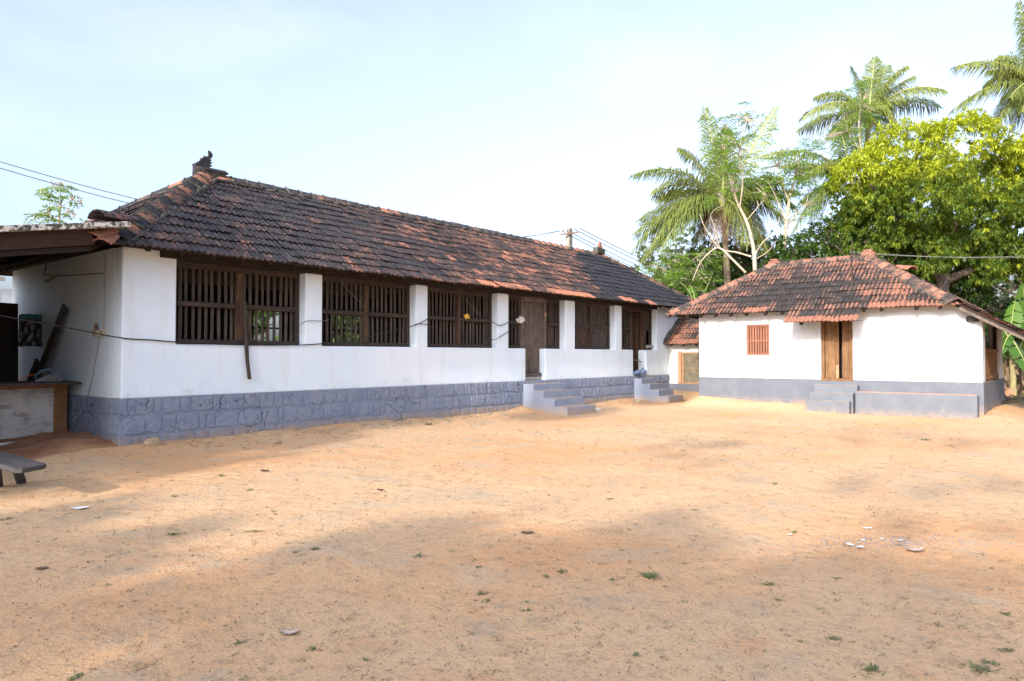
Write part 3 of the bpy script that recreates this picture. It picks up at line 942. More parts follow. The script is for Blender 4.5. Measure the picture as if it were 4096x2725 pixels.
ridge_caps(roof, M['tile'], B + (RB - B) * 0.03, RB, tcap)
ridge_caps(roof, M['tile'], C_ + (RB - C_) * 0.03, RB, tcap)
ridge_caps(roof, M['tile'], RA + Vector((0.3, 0, 0)), RB - Vector((0.2, 0, 0)), tcap, 0.37, 0.17, 0.05, 0.055, 0.68)

# ridge-end ornaments: a saddle block and a leafy clay finial curling upwards
def finial(p, sgn, clay, scale=1.0):
    s = MB()
    q = Vector(p)
    s.box((q.x - 0.22, q.y - 0.11, q.z - 0.05), (q.x + 0.46, q.y + 0.10, q.z + 0.15), jit=0.02) if sgn > 0 else s.box((q.x - 0.38, q.y - 0.13, q.z - 0.05), (q.x + 0.20, q.y + 0.13, q.z + 0.22), jit=0.03)
    blk = s.build('ridge_end_block', M['mortar'], roof, bevel=0.03, seg=2)
    if sgn > 0:
        t = MB()
        t.add([(q.x - 0.05, q.y - 0.14, q.z + 0.12), (q.x + 0.50, q.y - 0.14, q.z + 0.12), (q.x + 0.50, q.y, q.z + 0.20), (q.x - 0.05, q.y, q.z + 0.20), (q.x - 0.05, q.y + 0.14, q.z + 0.12), (q.x + 0.50, q.y + 0.14, q.z + 0.12),
               (q.x - 0.05, q.y - 0.14, q.z + 0.095), (q.x + 0.50, q.y - 0.14, q.z + 0.095), (q.x + 0.50, q.y + 0.14, q.z + 0.095), (q.x - 0.05, q.y + 0.14, q.z + 0.095)],
              [(0, 1, 2, 3), (3, 2, 5, 4), (0, 6, 7, 1), (4, 5, 8, 9), (1, 7, 8, 5, 2), (0, 3, 4, 9, 6), (6, 9, 8, 7)])
        o = t.build('ridge_end_cap', M['tile'], roof)
        o.data.attributes.new('tint', 'FLOAT', 'POINT').data.foreach_set('value', [0.25] * len(o.data.vertices))
    # silhouette of the finial in the x-z plane, a thick plate with serrated back
    if sgn > 0:
        prof = [(-0.30, -0.08), (0.10, -0.08), (0.12, 0.10), (0.10, 0.20), (0.20, 0.24), (0.12, 0.28), (0.22, 0.34), (0.13, 0.35), (0.20, 0.43), (0.13, 0.42), (0.20, 0.50), (0.22, 0.58), (0.16, 0.66), (0.10, 0.68), (0.12, 0.56), (0.05, 0.47), (-0.02, 0.50), (-0.04, 0.43), (-0.11, 0.42), (-0.12, 0.35), (-0.21, 0.30), (-0.22, 0.24), (-0.32, 0.22), (-0.30, 0.12)]
    else:
        prof = [(-0.24, -0.05), (0.22, -0.05), (0.16, 0.14), (0.20, 0.20), (0.12, 0.28), (0.15, 0.34), (0.07, 0.40), (0.09, 0.47), (0.02, 0.50), (0.04, 0.58), (-0.02, 0.64), (-0.09, 0.60), (-0.08, 0.52), (-0.15, 0.50), (-0.10, 0.44), (-0.16, 0.36), (-0.11, 0.30), (-0.16, 0.20), (-0.22, 0.12)]
    f = MB(); k = len(prof)
    vs = []
    for th in (-1, 1):
        for (a, b) in prof:
            tk = 0.085 * max(0.25, 1 - b * 1.1)
            vs.append((q.x + a * scale, q.y + th * tk, q.z + 0.04 + b * scale))
    f.add(vs, [tuple(range(k)), tuple(range(2 * k - 1, k - 1, -1))] + [((i + 1) % k, i, i + k, (i + 1) % k + k) for i in range(k)])
    o = f.build('finial', clay, roof)
    for nm, val in (('tint', 0.12 if sgn > 0 else 1.0), ('wave', 0.3)):
        o.data.attributes.new(nm, 'FLOAT', 'POINT').data.foreach_set('value', [val] * len(o.data.vertices))
finial(RA + Vector((0.02, 0, 0.00)), 1, M['tile'], 0.80)
finial(RB + Vector((-0.05, 0, 0.06)), -1, M['tile'], 0.72)

# the flared last hip tile and the broken end tiles at the near corner
hp = A + (RA - A) * 0.16
def cap_piece(name, a, b, w0, w1, h0, h1, tv, parent):
    a, b = Vector(a), Vector(b); d = (b - a).normalized()
    side = d.cross(Vector((0, 0, 1))).normalized(); up = side.cross(d)
    vs, fs = [], []
    ang = [-75, -50, -22, 0, 22, 50, 75]
    for p, w, h in ((a, w0, h0), (b, w1, h1)):
        for q in (0, -0.02):
            for t in ang: vs.append(p + side * math.sin(R(t)) * w + up * (math.cos(R(t)) * h + q))
    m = len(ang)
    for k in range(m - 1):
        fs += [(k, k + 1, 2 * m + k + 1, 2 * m + k), (m + k + 1, k + 1, k, m + k)[::-1], (m + k, m + k + 1, 3 * m + k + 1, 3 * m + k)[::-1]]
    fs += [(0, 2 * m, 3 * m, m), (m - 1, 2 * m - 1, 4 * m - 1, 3 * m - 1)]
    x = MB(); x.add(vs, fs)
    o = x.build(name, M['tile'], parent)
    for nm, val in (('tint', tv), ('wave', 0.4)):
        o.data.attributes.new(nm, 'FLOAT', 'POINT').data.foreach_set('value', [val] * len(o.data.vertices))
    return o
cap_piece('ridge_tile', hp + Vector((-0.45, -0.02, 0.06)), hp + Vector((0.25, 0.20, 0.12)), 0.22, 0.15, 0.17, 0.11, 0.28, roof)
cap_piece('ridge_tile', A + Vector((-0.22, -0.06, -0.03)), A + Vector((0.22, 0.24, 0.19)), 0.18, 0.13, 0.14, 0.10, 0.6, roof)
cap_piece('ridge_tile', A + Vector((-0.10, -0.14, -0.10)), A + Vector((0.18, 0.14, 0.09)), 0.17, 0.13, 0.12, 0.10, 0.6, roof)

# --- slatted windows, each with its frame, rails and slats
WY = FY + 0.20
def slat_window(x0, x1, z0=ZS, z1=ZB, post=None, n=None, thick=0.085, mid=2.60, open_low=False, postmat='wood_post', skip=()):
    f = MB()
    y0, y1 = WY, WY + 0.11
    f.box((x0, y0, z0), (x1, y1, z0 + 0.095))
    f.box((x0, y0 + 0.002, z1 - 0.11), (x1, y1, z1 + 0.01))
    f.box((x0, y0 + 0.003, z0 + 0.095), (x0 + thick, y1 - 0.001, z1 - 0.11))
    f.box((x1 - thick, y0 + 0.003, z0 + 0.095), (x1, y1 - 0.001, z1 - 0.11))
    w = f.build('window', M['wood_rail'], house, bevel=0.006)
    zs0, zs1 = z0 + 0.096, z1 - 0.111
    spans = [(x0 + thick, x1 - thick)]
    if post:
        pw = 0.14 if post == 'wide' else 0.095
        c = (x0 + x1) / 2 - 0.02
        MB().box((c - pw / 2, y0 - 0.015, zs0), (c + pw / 2, y1 - 0.01, zs1)).build('post', M[postmat], w, bevel=0.01)
        spans = [(x0 + thick, c - pw / 2), (c + pw / 2, x1 - thick)]
    for k, (a, b) in enumerate(spans):
        MB().box((a - 0.012, y0 - 0.028, mid - 0.047), (b + 0.012, y0 + 0.045, mid + 0.047)).build('rail', M['wood_rail'], w, bevel=0.008)
        m = n if n else max(3, int(round((b - a) / 0.132)))
        for i in range(m):
            x = a + (b - a) * (i + 0.55) / m + random.gauss(0, 0.008)
            wd = random.uniform(0.048, 0.062)
            for s0, s1, low in ((zs0, mid - 0.048, True), (mid + 0.048, zs1, False)):
                if open_low and low: continue
                if (k, i, low) in skip: continue
                dx = random.gauss(0, 0.007)
                sl = MB(); sl.bar((x, y0 + 0.07, s0), (x + dx, y0 + 0.07, s1), wd, 0.022, up=(0.30, 1, 0))
                sl.build('slat', M['wood_slat'], w)
    return w
slat_window(6.05, 8.70, post='wide', n=9)
slat_window(9.16, 11.81, post='mid', n=9)
slat_window(12.25, 14.86, post='mid', n=9)
slat_window(15.37, 16.12, n=4)
slat_window(17.36, 18.08, n=5)
slat_window(18.66, 21.04, post='mid', n=8, postmat='wood_rail')
slat_window(21.53, 22.45, n=5)
slat_window(23.52, 24.03, n=4, open_low=True)
# red cloth hung inside the narrow window beside the plank door
MB().box((17.45, WY + 0.16, 1.96), (18.0, WY + 0.175, 2.55)).build('curtain', M['red_cloth'], house)
MB().box((19.3, WY + 0.16, 1.96), (20.2, WY + 0.175, 2.5)).build('curtain', M['red_cloth'], house)

# --- plank door, shut
dw = MB()
dw.box((16.13, WY - 0.03, ZP), (16.26, WY + 0.12, ZB)); dw.box((17.22, WY - 0.03, ZP), (17.35, WY + 0.12, ZB)); dw.box((16.26, WY - 0.028, ZB - 0.14), (17.22, WY + 0.12, ZB + 0.005))
door = dw.build('door', M['wood_door'], house, bevel=0.01)
for a, b, y in ((16.265, 16.56, 0.055), (16.565, 16.66, 0.035), (16.665, 17.06, 0.055), (17.065, 17.215, 0.045)):
    MB().box((a, WY + y - 0.02, ZP + 0.21), (b, WY + y + 0.03, ZB - 0.15)).build('plank', M['wood_door'], door, bevel=0.006)
MB().box((16.10, WY - 0.06, ZP + 0.09), (17.1, WY + 0.12, ZP + 0.20)).build('threshold', M['wood_door'], door, bevel=0.015)
MB().box((16.16, WY - 0.05, ZP), (17.04, WY + 0.10, ZP + 0.088), jit=0.012).build('sill_stone', M['conc'], door)
# --- second door, standing open
d2 = MB()
d2.box((22.455, WY - 0.02, ZP), (22.56, WY + 0.12, ZB)); d2.box((23.30, WY - 0.02, ZP), (23.515, WY + 0.12, ZB)); d2.box((22.56, WY - 0.018, ZB - 0.13), (23.30, WY + 0.12, ZB + 0.004))
door2 = d2.build('door', M['wood_post'], house, bevel=0.01)
MB().box((23.22, WY + 0.13, ZP + 0.05), (23.28, WY + 0.90, ZB - 0.15)).build('door_leaf', M['wood_post'], door2)
MB().bar((22.57, WY + 0.02, 1.52), (23.45, WY - 0.05, 1.36), 0.03, 0.03).build('cross_bar', M['wood_tan'], door2)

# --- cement steps up to the two doors
def steps(x0, x1, zs, ys, name='steps'):
    s = MB()
    y_back = FY - 0.05
    lo = -0.25
    for z, y, dx in zip(zs, ys, (0, 0.0, 0.0, 0.0)):
        pass
    # stepped profile extruded across; each tread steps a little outwards
    prof = [(y_back, lo)]
    for z, y in zip(zs, ys): prof += [(y_back if not prof[1:] else prof[-1][0], z), (y, z)]
    prof.append((ys[-1], lo))
    k = len(prof)
    vs = [(x0, y, z) for y, z in prof] + [(x1, y, z) for y, z in prof]
    fs = [tuple(range(k)), tuple(range(2 * k - 1, k - 1, -1))] + [((i + 1) % k, i, i + k, (i + 1) % k + k) for i in range(k)]
    s.add(vs, fs)
    return s.build(name, M['step'], house, bevel=0.018, seg=2)
steps(15.93, 17.36, [0.835, 0.655, 0.45, 0.235], [12.27, 11.92, 11.55, 11.12])
steps(22.25, 23.35, [0.835, 0.655, 0.46, 0.25], [12.35, 12.02, 11.68, 11.30])
MB().box((22.27, FY - 0.03, ZP - 0.05), (23.25, FY + 0.33, ZP + 0.004)).build('threshold', M['step'], house)
# ------------------------------------------------------------------ the small house on the right
HX = 22.10
YR, YL, XB = 2.27, 10.13, 27.2
house2 = empty('small_house', (24.5, 6.2, 0), 'small sunlit white house with grey plinth and red mottled tile roof on the right', 'house')
ZP2 = 0.93
W2 = (7.82, 8.54, 1.65, 2.61); D2 = (5.42, 6.29, 2.73)
mb = gridwall([YR, 2.72, 3.15, D2[0], D2[1], W2[0], W2[1], YL], [ZP2, W2[2], W2[3], D2[2], 3.18],
              lambda a, z: not (D2[0] < a < D2[1] and z < D2[2]) and not (W2[0] < a < W2[1] and W2[2] < z < W2[3]), HX, HX + 0.32, 'x')
mb.v = [(x_, y_, min(z_, interp(y_, [(2.27, 2.66), (2.72, 2.94), (3.15, 3.16), (4, 3.18)])) if z_ > 3.0 else z_) for x_, y_, z_ in mb.v]
mb.build('front_wall', M['lime2'], house2, bevel=0.03, seg=3)
mb = gridwall([HX + 0.32, 26.19], [ZP2, 3.18], lambda a, z: True, YL - 0.3, YL); mb.build('end_wall', M['lime2'], house2)
mb = gridwall([3.2, YL], [ZP2, 3.10], lambda a, z: True, 26.2, 26.5, 'x'); mb.build('back_wall', M['lime2'], house2)
# open verandah side: corner pier, far pier
MB().box((HX + 0.32, YR, ZP2), (HX + 0.52, YR + 0.26, 2.62)).build('pier', M['lime2'], house2, bevel=0.02, seg=2)
MB().box((26.35, YR, ZP2), (27.19, YR + 0.3, 2.60)).build('pier', M['lime2'], house2, bevel=0.02, seg=2)
MB().box((HX + 0.33, YR + 1.7, ZP2), (26.18, YR + 1.85, 3.2)).build('inner_wall', M['lime2'], house2)
MB().box((HX + 0.6, YR + 0.9, ZP2), (HX + 0.72, YR + 1.69, 2.8)).build('inner_post', M['wood_dark_x'], house2)
MB().box((HX + 0.33, YR + 0.31, ZP2 - 0.05), (XB - 0.01, YL - 0.31, ZP2 + 0.003)).build('floor', M['floor_in'], house2)
MB().box((HX - 0.012, YR - 0.012, -0.3), (XB + 0.31, YL + 0.012, ZP2 - 0.002)).build('plinth', M['plinth2'], house2, bevel=0.012)
# timber rail of the verandah
vr = MB(); vr.box((HX + 0.525, YR + 0.04, 1.74), (26.345, YR + 0.14, 1.84))
vr.box((HX + 0.525, YR + 0.05, ZP2 + 0.002), (26.345, YR + 0.13, ZP2 + 0.06))
rail = vr.build('verandah_rail', M['wood_door2'], house2, bevel=0.008)
for i in range(17):
    x = HX + 0.62 + i * 0.222
    MB().box((x - 0.075, YR + 0.065, ZP2 + 0.061), (x + 0.075, YR + 0.105, 1.739)).build('board', M['wood_door2'], rail, bevel=0.01)
    MB().box((x - 0.08, YR + 0.03, ZP2 + 0.06), (x + 0.08, YR + 0.064, ZP2 + 0.15)).build('block', M['wood_door2'], rail, bevel=0.006)
MB().box((HX + 0.55, YR + 0.02, 1.84), (HX + 0.95, YR + 0.10, 2.08)).build('rail_panel', M['wood_door2'], rail)
MB().box((26.0, YR + 0.05, 1.841), (26.12, YR + 0.15, 2.6)).build('post', M['wood_dark_x'], house2)

# roof
e_x, e_z, e_yl, e_yr = 21.62, 3.00, 11.0, 2.72
r_x, r_z, r_yl, r_yr = 24.22, 4.74, 8.36, 5.45
tanp = (r_z - e_z) / (r_x - e_x); pit = math.atan(tanp); c2, s2 = math.cos(pit), math.sin(pit); sl2 = (r_x - e_x) / c2
e_xb = 2 * r_x - e_x
a2, b2 = Vector((e_x, e_yl, e_z)), Vector((e_x, e_yr, e_z))
a3, b3 = Vector((e_xb, e_yl, e_z)), Vector((e_xb, e_yr, e_z))
ra2, rb2 = Vector((r_x, r_yl, r_z)), Vector((r_x, r_yr, r_z))
LZ, LY = 1.72, 0.62                                                    # lower edge of the verandah lean-to
cl_, sl_ = (e_yr - LY), (e_z - LZ); ll = math.hypot(cl_, sl_); clc, cls = cl_ / ll, sl_ / ll
pp = 0.76                                                              # the roof runs on over the door
pa, pb = Vector((e_x - pp * c2 + 0.1, 6.98, e_z - pp * s2 + 0.07)), Vector((e_x - pp * c2 + 0.1, 5.08, e_z - pp * s2 + 0.07))
roof2 = deck('roof', house2, [([b2, a2, ra2, rb2], (-s2, 0, c2)), ([a2, a3, ra2], (0, s2, c2)), ([b2, rb2, b3], (0, -s2, c2)), ([a3, b3, rb2, ra2], (s2, 0, c2)),
                              ([(e_x + 0.04, e_yr, e_z), (e_xb + 0.9, e_yr, e_z), (e_xb + 0.9, LY + 0.05, LZ + 0.03), (e_x + 0.04, LY + 0.05, LZ + 0.03)], (0, -cls, clc)),
                              ([pa, (e_x + 0.05, 6.98, e_z + 0.03), (e_x + 0.05, 5.08, e_z + 0.03), pb], (-s2, 0, c2))])
rf2 = Roof(roof2, M['tile2'])
def tint_small(p, r):
    cl = fbm(p.y * 0.6, r * 0.6, 21.0, 3)
    t = interp(p.y, [(2.5, 0.62), (4.5, 0.60), (5.8, 0.50), (7.0, 0.42), (9.0, 0.46), (11, 0.56)]) + 0.22 * cl + random.gauss(0, 0.07) - 0.19
    if 1 <= r <= 4 and 5.2 < p.y < 8.5: t -= 0.10
    if r >= 6: t += 0.08
    if r == 0 and (7.6 < p.y < 8.4 or 2.7 < p.y < 4.8): t = max(t, 0.72 + random.gauss(0, 0.07))
    return t
Llen = e_yl - e_yr
rf2.slope(a2, (0, -1, 0), (c2, 0, s2), Llen, sl2, [(1, -c2 * (e_yl - r_yl) / (r_x - e_x), 0), (-1, -c2 * (r_yr - e_yr) / (r_x - e_x), Llen), (0, -1, sl2 - 0.02)], tint_small)
def tint_porch(p, r):
    return (0.88 if r == 0 else 0.30) + random.gauss(0, 0.10)
rf2.slope(a2, (0, -1, 0), (c2, 0, s2), e_yl - 5.03, 0.2, [(1, 0, -(e_yl - 7.02)), (-1, 0, e_yl - 5.03)], tint_porch, rows=2, s0=-0.06 - 2 * TROW, u0=e_yl - 7.10 - 0.03)
rf2.slope(a3, (-1, 0, 0), (0, -c2, s2), e_xb - e_x, sl2, [(1, -c2, 0), (-1, -c2, e_xb - e_x)], tint_small)
rf2.slope(b2, (1, 0, 0), (0, c2, s2), e_xb - e_x, sl2, [(1, -c2, 0), (-1, -c2, e_xb - e_x)], lambda p, r: 0.5 + random.gauss(0, 0.1))
rf2.slope((e_x, LY, LZ), (1, 0, 0), (0, clc, cls), e_xb - e_x + 0.9, ll, [(0, -1, ll + 0.1)], lambda p, r: 0.35 + random.gauss(0, 0.2))
rf2.finish(300)
tc2 = lambda c: 0.48 + random.gauss(0, 0.12)
ridge_caps(roof2, M['tile2'], a2 + (ra2 - a2) * 0.02, ra2, tc2, 0.36, 0.18, 0.05)
ridge_caps(roof2, M['tile2'], b2 + (rb2 - b2) * 0.02, rb2, tc2, 0.36, 0.21, 0.055)
ridge_caps(roof2, M['tile2'], a3, ra2, tc2); ridge_caps(roof2, M['tile2'], b3, rb2, tc2)
ridge_caps(roof2, M['tile2'], rb2 + Vector((0, 0.15, 0)), ra2 - Vector((0, 0.1, 0)), tc2, 0.36, 0.16, 0.045, 0.055, 0.68)
# ends of the ridge: upturned cap and a raised block
for p, s_ in ((ra2, 0.62), (rb2, 0.8)):
    x = MB(); x.box((p.x - 0.13, p.y - 0.20, p.z - 0.02), (p.x + 0.13, p.y + 0.20, p.z + 0.16 * s_), jit=0.025)
    x.box((p.x - 0.09, p.y - 0.12, p.z + 0.16 * s_), (p.x + 0.09, p.y + 0.12, p.z + 0.27 * s_), jit=0.02)
    o = x.build('ridge_end_block', M['tile2'], roof2, bevel=0.03, seg=2)
    o.data.attributes.new('tint', 'FLOAT', 'POINT').data.foreach_set('value', [0.68] * len(o.data.vertices))
q = b2 + (rb2 - b2) * 0.60
o = cap_piece('ridge_tile', q + Vector((0.35, -0.25, 0.10)), q + Vector((0.75, 0.22, 0.22)), 0.17, 0.15, 0.13, 0.12, 0.9, roof2)
# crumbling verge at the left eave corner
x = MB(); x.box((e_x - 0.03, e_yl - 0.02, e_z - 0.03), (e_x + 0.55, e_yl + 0.10, e_z + 0.16), rot=Matrix.Rotation(-pit * 0.8, 3, 'Y'), jit=0.03)
x.build('verge_mortar', M['mortar'], roof2, bevel=0.02)
# rafter ends
yy = 2.9
for i, yv in enumerate([3.15, 3.7, 4.55, 5.0, 5.75, 6.55, 7.25, 7.75, 8.35, 8.85, 9.35, 9.85, 10.3]):
    low = 5.0 < yv < 7.0
    x0_ = e_x - (0.50 if low else 0.03); z0_ = e_z - 0.085 - (0.50 + 0.03 if low else 0.03) * tanp * (1 if low else 1)
    MB().bar((x0_, yv, z0_ + 0.0), (e_x + 1.2, yv, e_z - 0.085 + 1.2 * tanp), 0.085, 0.085).build('rafter', M['wood_dark_x'], house2)
for i in range(8):
    xv = e_x + 0.35 + i * 0.62
    MB().bar((xv, LY + 0.06, LZ + 0.035 - 0.09), (xv, e_yr + 0.3, e_z - 0.09 + 0.3 * tanp), 0.07, 0.09).build('rafter', M['wood_dark_y'], house2)
# barge board under the lean-to edge, wall plate end
MB().bar((e_x + 0.10, e_yr + 0.02, e_z - 0.10), (e_x + 0.10, LY + 0.02, LZ - 0.07), 0.05, 0.11).build('barge_board', M['wood_door'], house2, bevel=0.006)
MB().bar((HX + 0.15, YR + 0.35, 2.60), (HX - 0.13, YR + 0.13, 2.60), 0.20, 0.14).build('plate_end', M['wood_grey'], house2, bevel=0.01)
MB().bar((HX + 0.16, YR + 0.1, 2.72), (27.0, YR + 0.1, 2.72), 0.14, 0.16).build('wall_beam', M['wood_dark_x'], house2)
# wooden battens at the ends of the door roof
MB().bar((21.06, 5.18, 2.60), (21.06, 4.92, 2.60), 0.04, 0.03).build('batten', M['wood_grey'], house2)

# red barred window
f = MB(); y0, y1, z0, z1 = W2
f.box((HX + 0.05, y0, z0), (HX + 0.13, y1, z0 + 0.06)); f.box((HX + 0.05, y0, z1 - 0.06), (HX + 0.13, y1, z1))
f.box((HX + 0.052, y0, z0 + 0.06), (HX + 0.128, y0 + 0.06, z1 - 0.06)); f.box((HX + 0.052, y1 - 0.06, z0 + 0.06), (HX + 0.128, y1, z1 - 0.06))
win2 = f.build('window', M['wood_red'], house2, bevel=0.006)
MB().box((HX + 0.055, y0 + 0.061, 2.085), (HX + 0.12, y1 - 0.061, 2.130)).build('rail', M['wood_red'], win2, bevel=0.005)
for i in range(7):
    y = y0 + 0.06 + (y1 - y0 - 0.12) * (i + 0.6) / 7.2
    for s0, s1 in ((z0 + 0.061, 2.084), (2.131, z1 - 0.061)):
        MB().bar((HX + 0.09, y, s0), (HX + 0.09, y, s1), 0.05, 0.022, up=(1, 0.25, 0)).build('slat', M['wood_red'], win2)
MB().box((HX + 0.33, y0 - 0.2, z0 - 0.2), (HX + 0.34, y1 + 0.2, z1 + 0.2)).build('dark_backing', M['dark'], house2)  # dark sheet behind the bars, in place of the unlit room

# double plank door with one leaf ajar
f = MB()
f.box((HX + 0.06, D2[0], ZP2), (HX + 0.20, D2[0] + 0.085, D2[2])); f.box((HX + 0.06, D2[1] - 0.085, ZP2), (HX + 0.20, D2[1], D2[2])); f.box((HX + 0.062, D2[0] + 0.085, D2[2] - 0.08), (HX + 0.198, D2[1] - 0.085, D2[2]))
f.box((HX - 0.02, D2[0] + 0.001, ZP2 - 0.03), (HX + 0.2, D2[1] - 0.001, ZP2 + 0.045))
door3 = f.build('door', M['wood_door2'], house2, bevel=0.008)
ya, yb = D2[0] + 0.09, D2[1] - 0.09
for a, b, x in ((yb - 0.30, yb, 0.12), (yb - 0.385, yb - 0.305, 0.10), (ya, ya + 0.225, 0.13)):
    MB().box((HX + x, a, ZP2 + 0.05), (HX + x + 0.035, b, D2[2] - 0.085)).build('plank', M['wood_door2'], door3, bevel=0.005)
MB().box((HX + 0.085, yb - 0.38, ZP2 + 0.05), (HX + 0.099, yb - 0.31, ZP2 + 0.44)).build('patch', M['rust_lid'], door3)
MB().box((HX + 0.5, D2[0] - 0.4, ZP2), (HX + 0.52, D2[1] + 0.4, 3.0)).build('inner_wall', M['dark'], house2)  # thin dark sheet behind the door gap, in place of room shade

# steps and plastered ledge
mbs = MB()
prof = [(HX - 0.012, -0.25), (HX - 0.012, 0.80), (21.84, 0.80), (21.84, 0.585), (21.60, 0.585), (21.60, 0.36), (21.36, 0.36), (21.36, -0.25)]
widths = [(5.24, 6.42), (5.30, 6.46), (5.34, 6.50)]
st = empty('steps', (21.7, 5.9, 0), parent=house2)
for (xf, zt), (ya_, yb_), k in zip(((21.84, 0.80), (21.60, 0.585), (21.36, 0.36)), widths, range(3)):
    xb = (HX - 0.013, 21.841, 21.601)[k]
    MB().box((xf, ya_, -0.25), (xb, yb_, zt)).build('step', M['bench2'], st, bevel=0.014, seg=2)
MB().box((21.68, 2.36, -0.25), (HX - 0.013, 5.239, 0.62)).build('ledge', M['bench2'], house2, bevel=0.014, seg=2)
MB().box((21.70, 2.40, 0.621), (21.80, 5.2, 0.634)).build('ledge_edging', M['rust_lid'], house2)
# porcelain wire knobs
for yk in (8.87, 7.62):
    k = MB(); k.tube([(HX + 0.01, yk, 2.86), (HX - 0.05, yk, 2.86), (HX - 0.055, yk, 2.86), (HX - 0.09, yk, 2.86)], [0.03, 0.03, 0.045, 0.035], 10)
    k.build('wire_knob', M['porcelain'], house2)

# bamboo pole on the small roof with its clay footing
p = a2 + (b2 - a2) * ((e_yl - 5.55) / Llen) + Vector((c2, 0, s2)) * (0.42 * sl2)
x = MB(); x.tube([p + Vector((0, 0, 0.02)), p + Vector((0.0, 0.02, 0.6)), p + Vector((0.0, 0.0, 1.36))], [0.028, 0.024, 0.018], 8)
tag(x.build('bamboo_pole', M['wood_rail']), 'thin upright brown pole standing on the red tiled roof', 'pole')

# ------------------------------------------------------------------ low link building between the two houses
BX = 24.96
link = empty('link_building', (25.8, 11.5, 0), 'low cream annexe with mossy tiles tucked between the two white houses', 'building')
mb = gridwall([9.6, 11.28, 12.16, 12.69], [0.57, 1.76, 2.35], lambda a, z: not (11.28 < a < 12.16 and z < 1.76), BX, BX + 0.25, 'x')
mb.build('wall', M['lime3'], link, bevel=0.02, seg=2)
MB().box((BX - 0.012, 9.6, -0.2), (BX + 0.4, 12.68, 0.565)).build('plinth', M['plinth2'], link)
f = MB(); f.box((BX + 0.02, 11.285, 0.575), (BX + 0.10, 11.35, 1.755)); f.box((BX + 0.02, 12.07, 0.575), (BX + 0.10, 12.155, 1.755)); f.box((BX + 0.02, 11.35, 0.575), (BX + 0.099, 12.07, 0.64)); f.box((BX + 0.02, 11.35, 1.70), (BX + 0.099, 12.07, 1.755))
lw = f.build('window', M['wood_tan'], link, bevel=0.006)
MB().box((BX + 0.03, 11.351, 1.15), (BX + 0.09, 12.069, 1.19)).build('rail', M['wood_tan'], lw)
for z0, z1 in ((0.641, 1.149), (1.191, 1.699)):
    MB().box((BX + 0.05, 11.351, z0), (BX + 0.06, 12.069, z1)).build('pane', M['glass_dirty'], lw)
MB().box((BX - 0.03, 12.16, 0.60), (BX + 0.03, 12.28, 1.80), jit=0.012).build('rough_jamb', M['rust_lid'], lw)
lz, lx, lt = 2.10, 24.58, 0.73; lp = math.atan(lt); lc, ls = math.cos(lp), math.sin(lp)
lroof = deck('roof', link, [([(lx, 9.4, lz), (lx, 12.66, lz), (lx + 2.1, 12.66, lz + 2.1 * lt), (lx + 2.1, 9.4, lz + 2.1 * lt)], (-ls, 0, lc))])
rf3 = Roof(lroof, M['tile2'])
rf3.slope((lx, 12.66, lz), (0, -1, 0), (lc, 0, ls), 3.2, 2.1 / lc, [(1, 0, 0)], lambda p, r: (0.78 if r < 1 else 0.5 if r < 3 else 0.36) + 0.4 * fbm(p.y * 1.4, r * 0.9, 7, 2) + random.gauss(0, 0.12))
rf3.finish(300)
x = MB()
pts = [Vector((lx + 2.0 * t, 12.62 + 0.02 * math.sin(t * 9), lz + 2.0 * t * lt + 0.05)) for t in np.linspace(-0.02, 1, 22)]
x.tube(pts, [0.10 + random.uniform(-0.015, 0.03) for _ in pts], 7); x.build('verge_mortar', M['mortar'], lroof)
for yv in (12.4, 11.9, 11.4, 10.9):
    MB().bar((lx + 0.03, yv, lz - 0.07), (lx + 0.7, yv, lz - 0.07 + 0.67 * lt), 0.07, 0.07).build('rafter', M['wood_dark_x'], link)

# ------------------------------------------------------------------ open workshop shed against the near end of the long house
shed = empty('workshop_shed', (2.4, 15, 0), 'open lean-to shed with lichened sheet roof at the left edge', 'shed')
def shz(x): return 3.80 + (x - 4.9) * 0.182
s = MB()
y0, y1 = 11.95, 18.3
xsn = np.linspace(-2.5, 4.92, 2)
for a, b in zip(xsn, xsn[1:]):
    top = [(a, y0, shz(a)), (b, y0, shz(b)), (b, y1, shz(b)), (a, y1, shz(a))]
    low = [(x, y, z - 0.085) for x, y, z in top]
    s.add(top + low, [(0, 1, 2, 3), (7, 6, 5, 4), (0, 4, 5, 1), (1, 5, 6, 2), (2, 6, 7, 3), (3, 7, 4, 0)])
s.build('sheet_roof', M['sheet'], shed)
MB().bar((-2.4, 12.12, shz(-2.4) - 0.215), (4.42, 12.12, shz(4.42) - 0.215), 0.08, 0.24).build('fascia_beam', M['wood_rust'], shed)
MB().bar((-2.4, 12.20, shz(-2.4) - 0.385), (4.42, 12.20, shz(4.42) - 0.385), 0.10, 0.08).build('fascia_batten', M['wood_dark_x'], shed)
for i in range(7):
    yv = 12.9 + i * 0.85
    MB().bar((-2.4, yv, shz(-2.4) - 0.15), (4.4, yv, shz(4.4) - 0.15), 0.07, 0.12).build('rafter', M['wood_dark_x'], shed)
MB().box((-2.2, 12.3, 0), (-2.14, 18.2, shz(-2.2) - 0.1)).build('side_shade_screen', M['wood_dark_y'], shed)  # unseen boards, added to block low sun and darken the shed
MB().box((-2.2, 18.21, 0), (4.62, 18.26, 2.95)).build('back_shade_screen', M['wood_dark_x'], shed)  # unseen boards, added to keep light from the back out of the shed
MB().box((-2.2, 12.25, 0), (2.30, 12.30, shz(-2.2) - 0.1)).build('front_shade_screen', M['wood_dark_x'], shed)  # boards added out of view to cut the light on the end wall
for yv in (12.15, 15.2, 18.1):
    MB().box((-2.35, yv - 0.07, 0), (-2.21, yv + 0.07, shz(-2.3) - 0.3)).build('post', M['wood_dark_x'], shed)
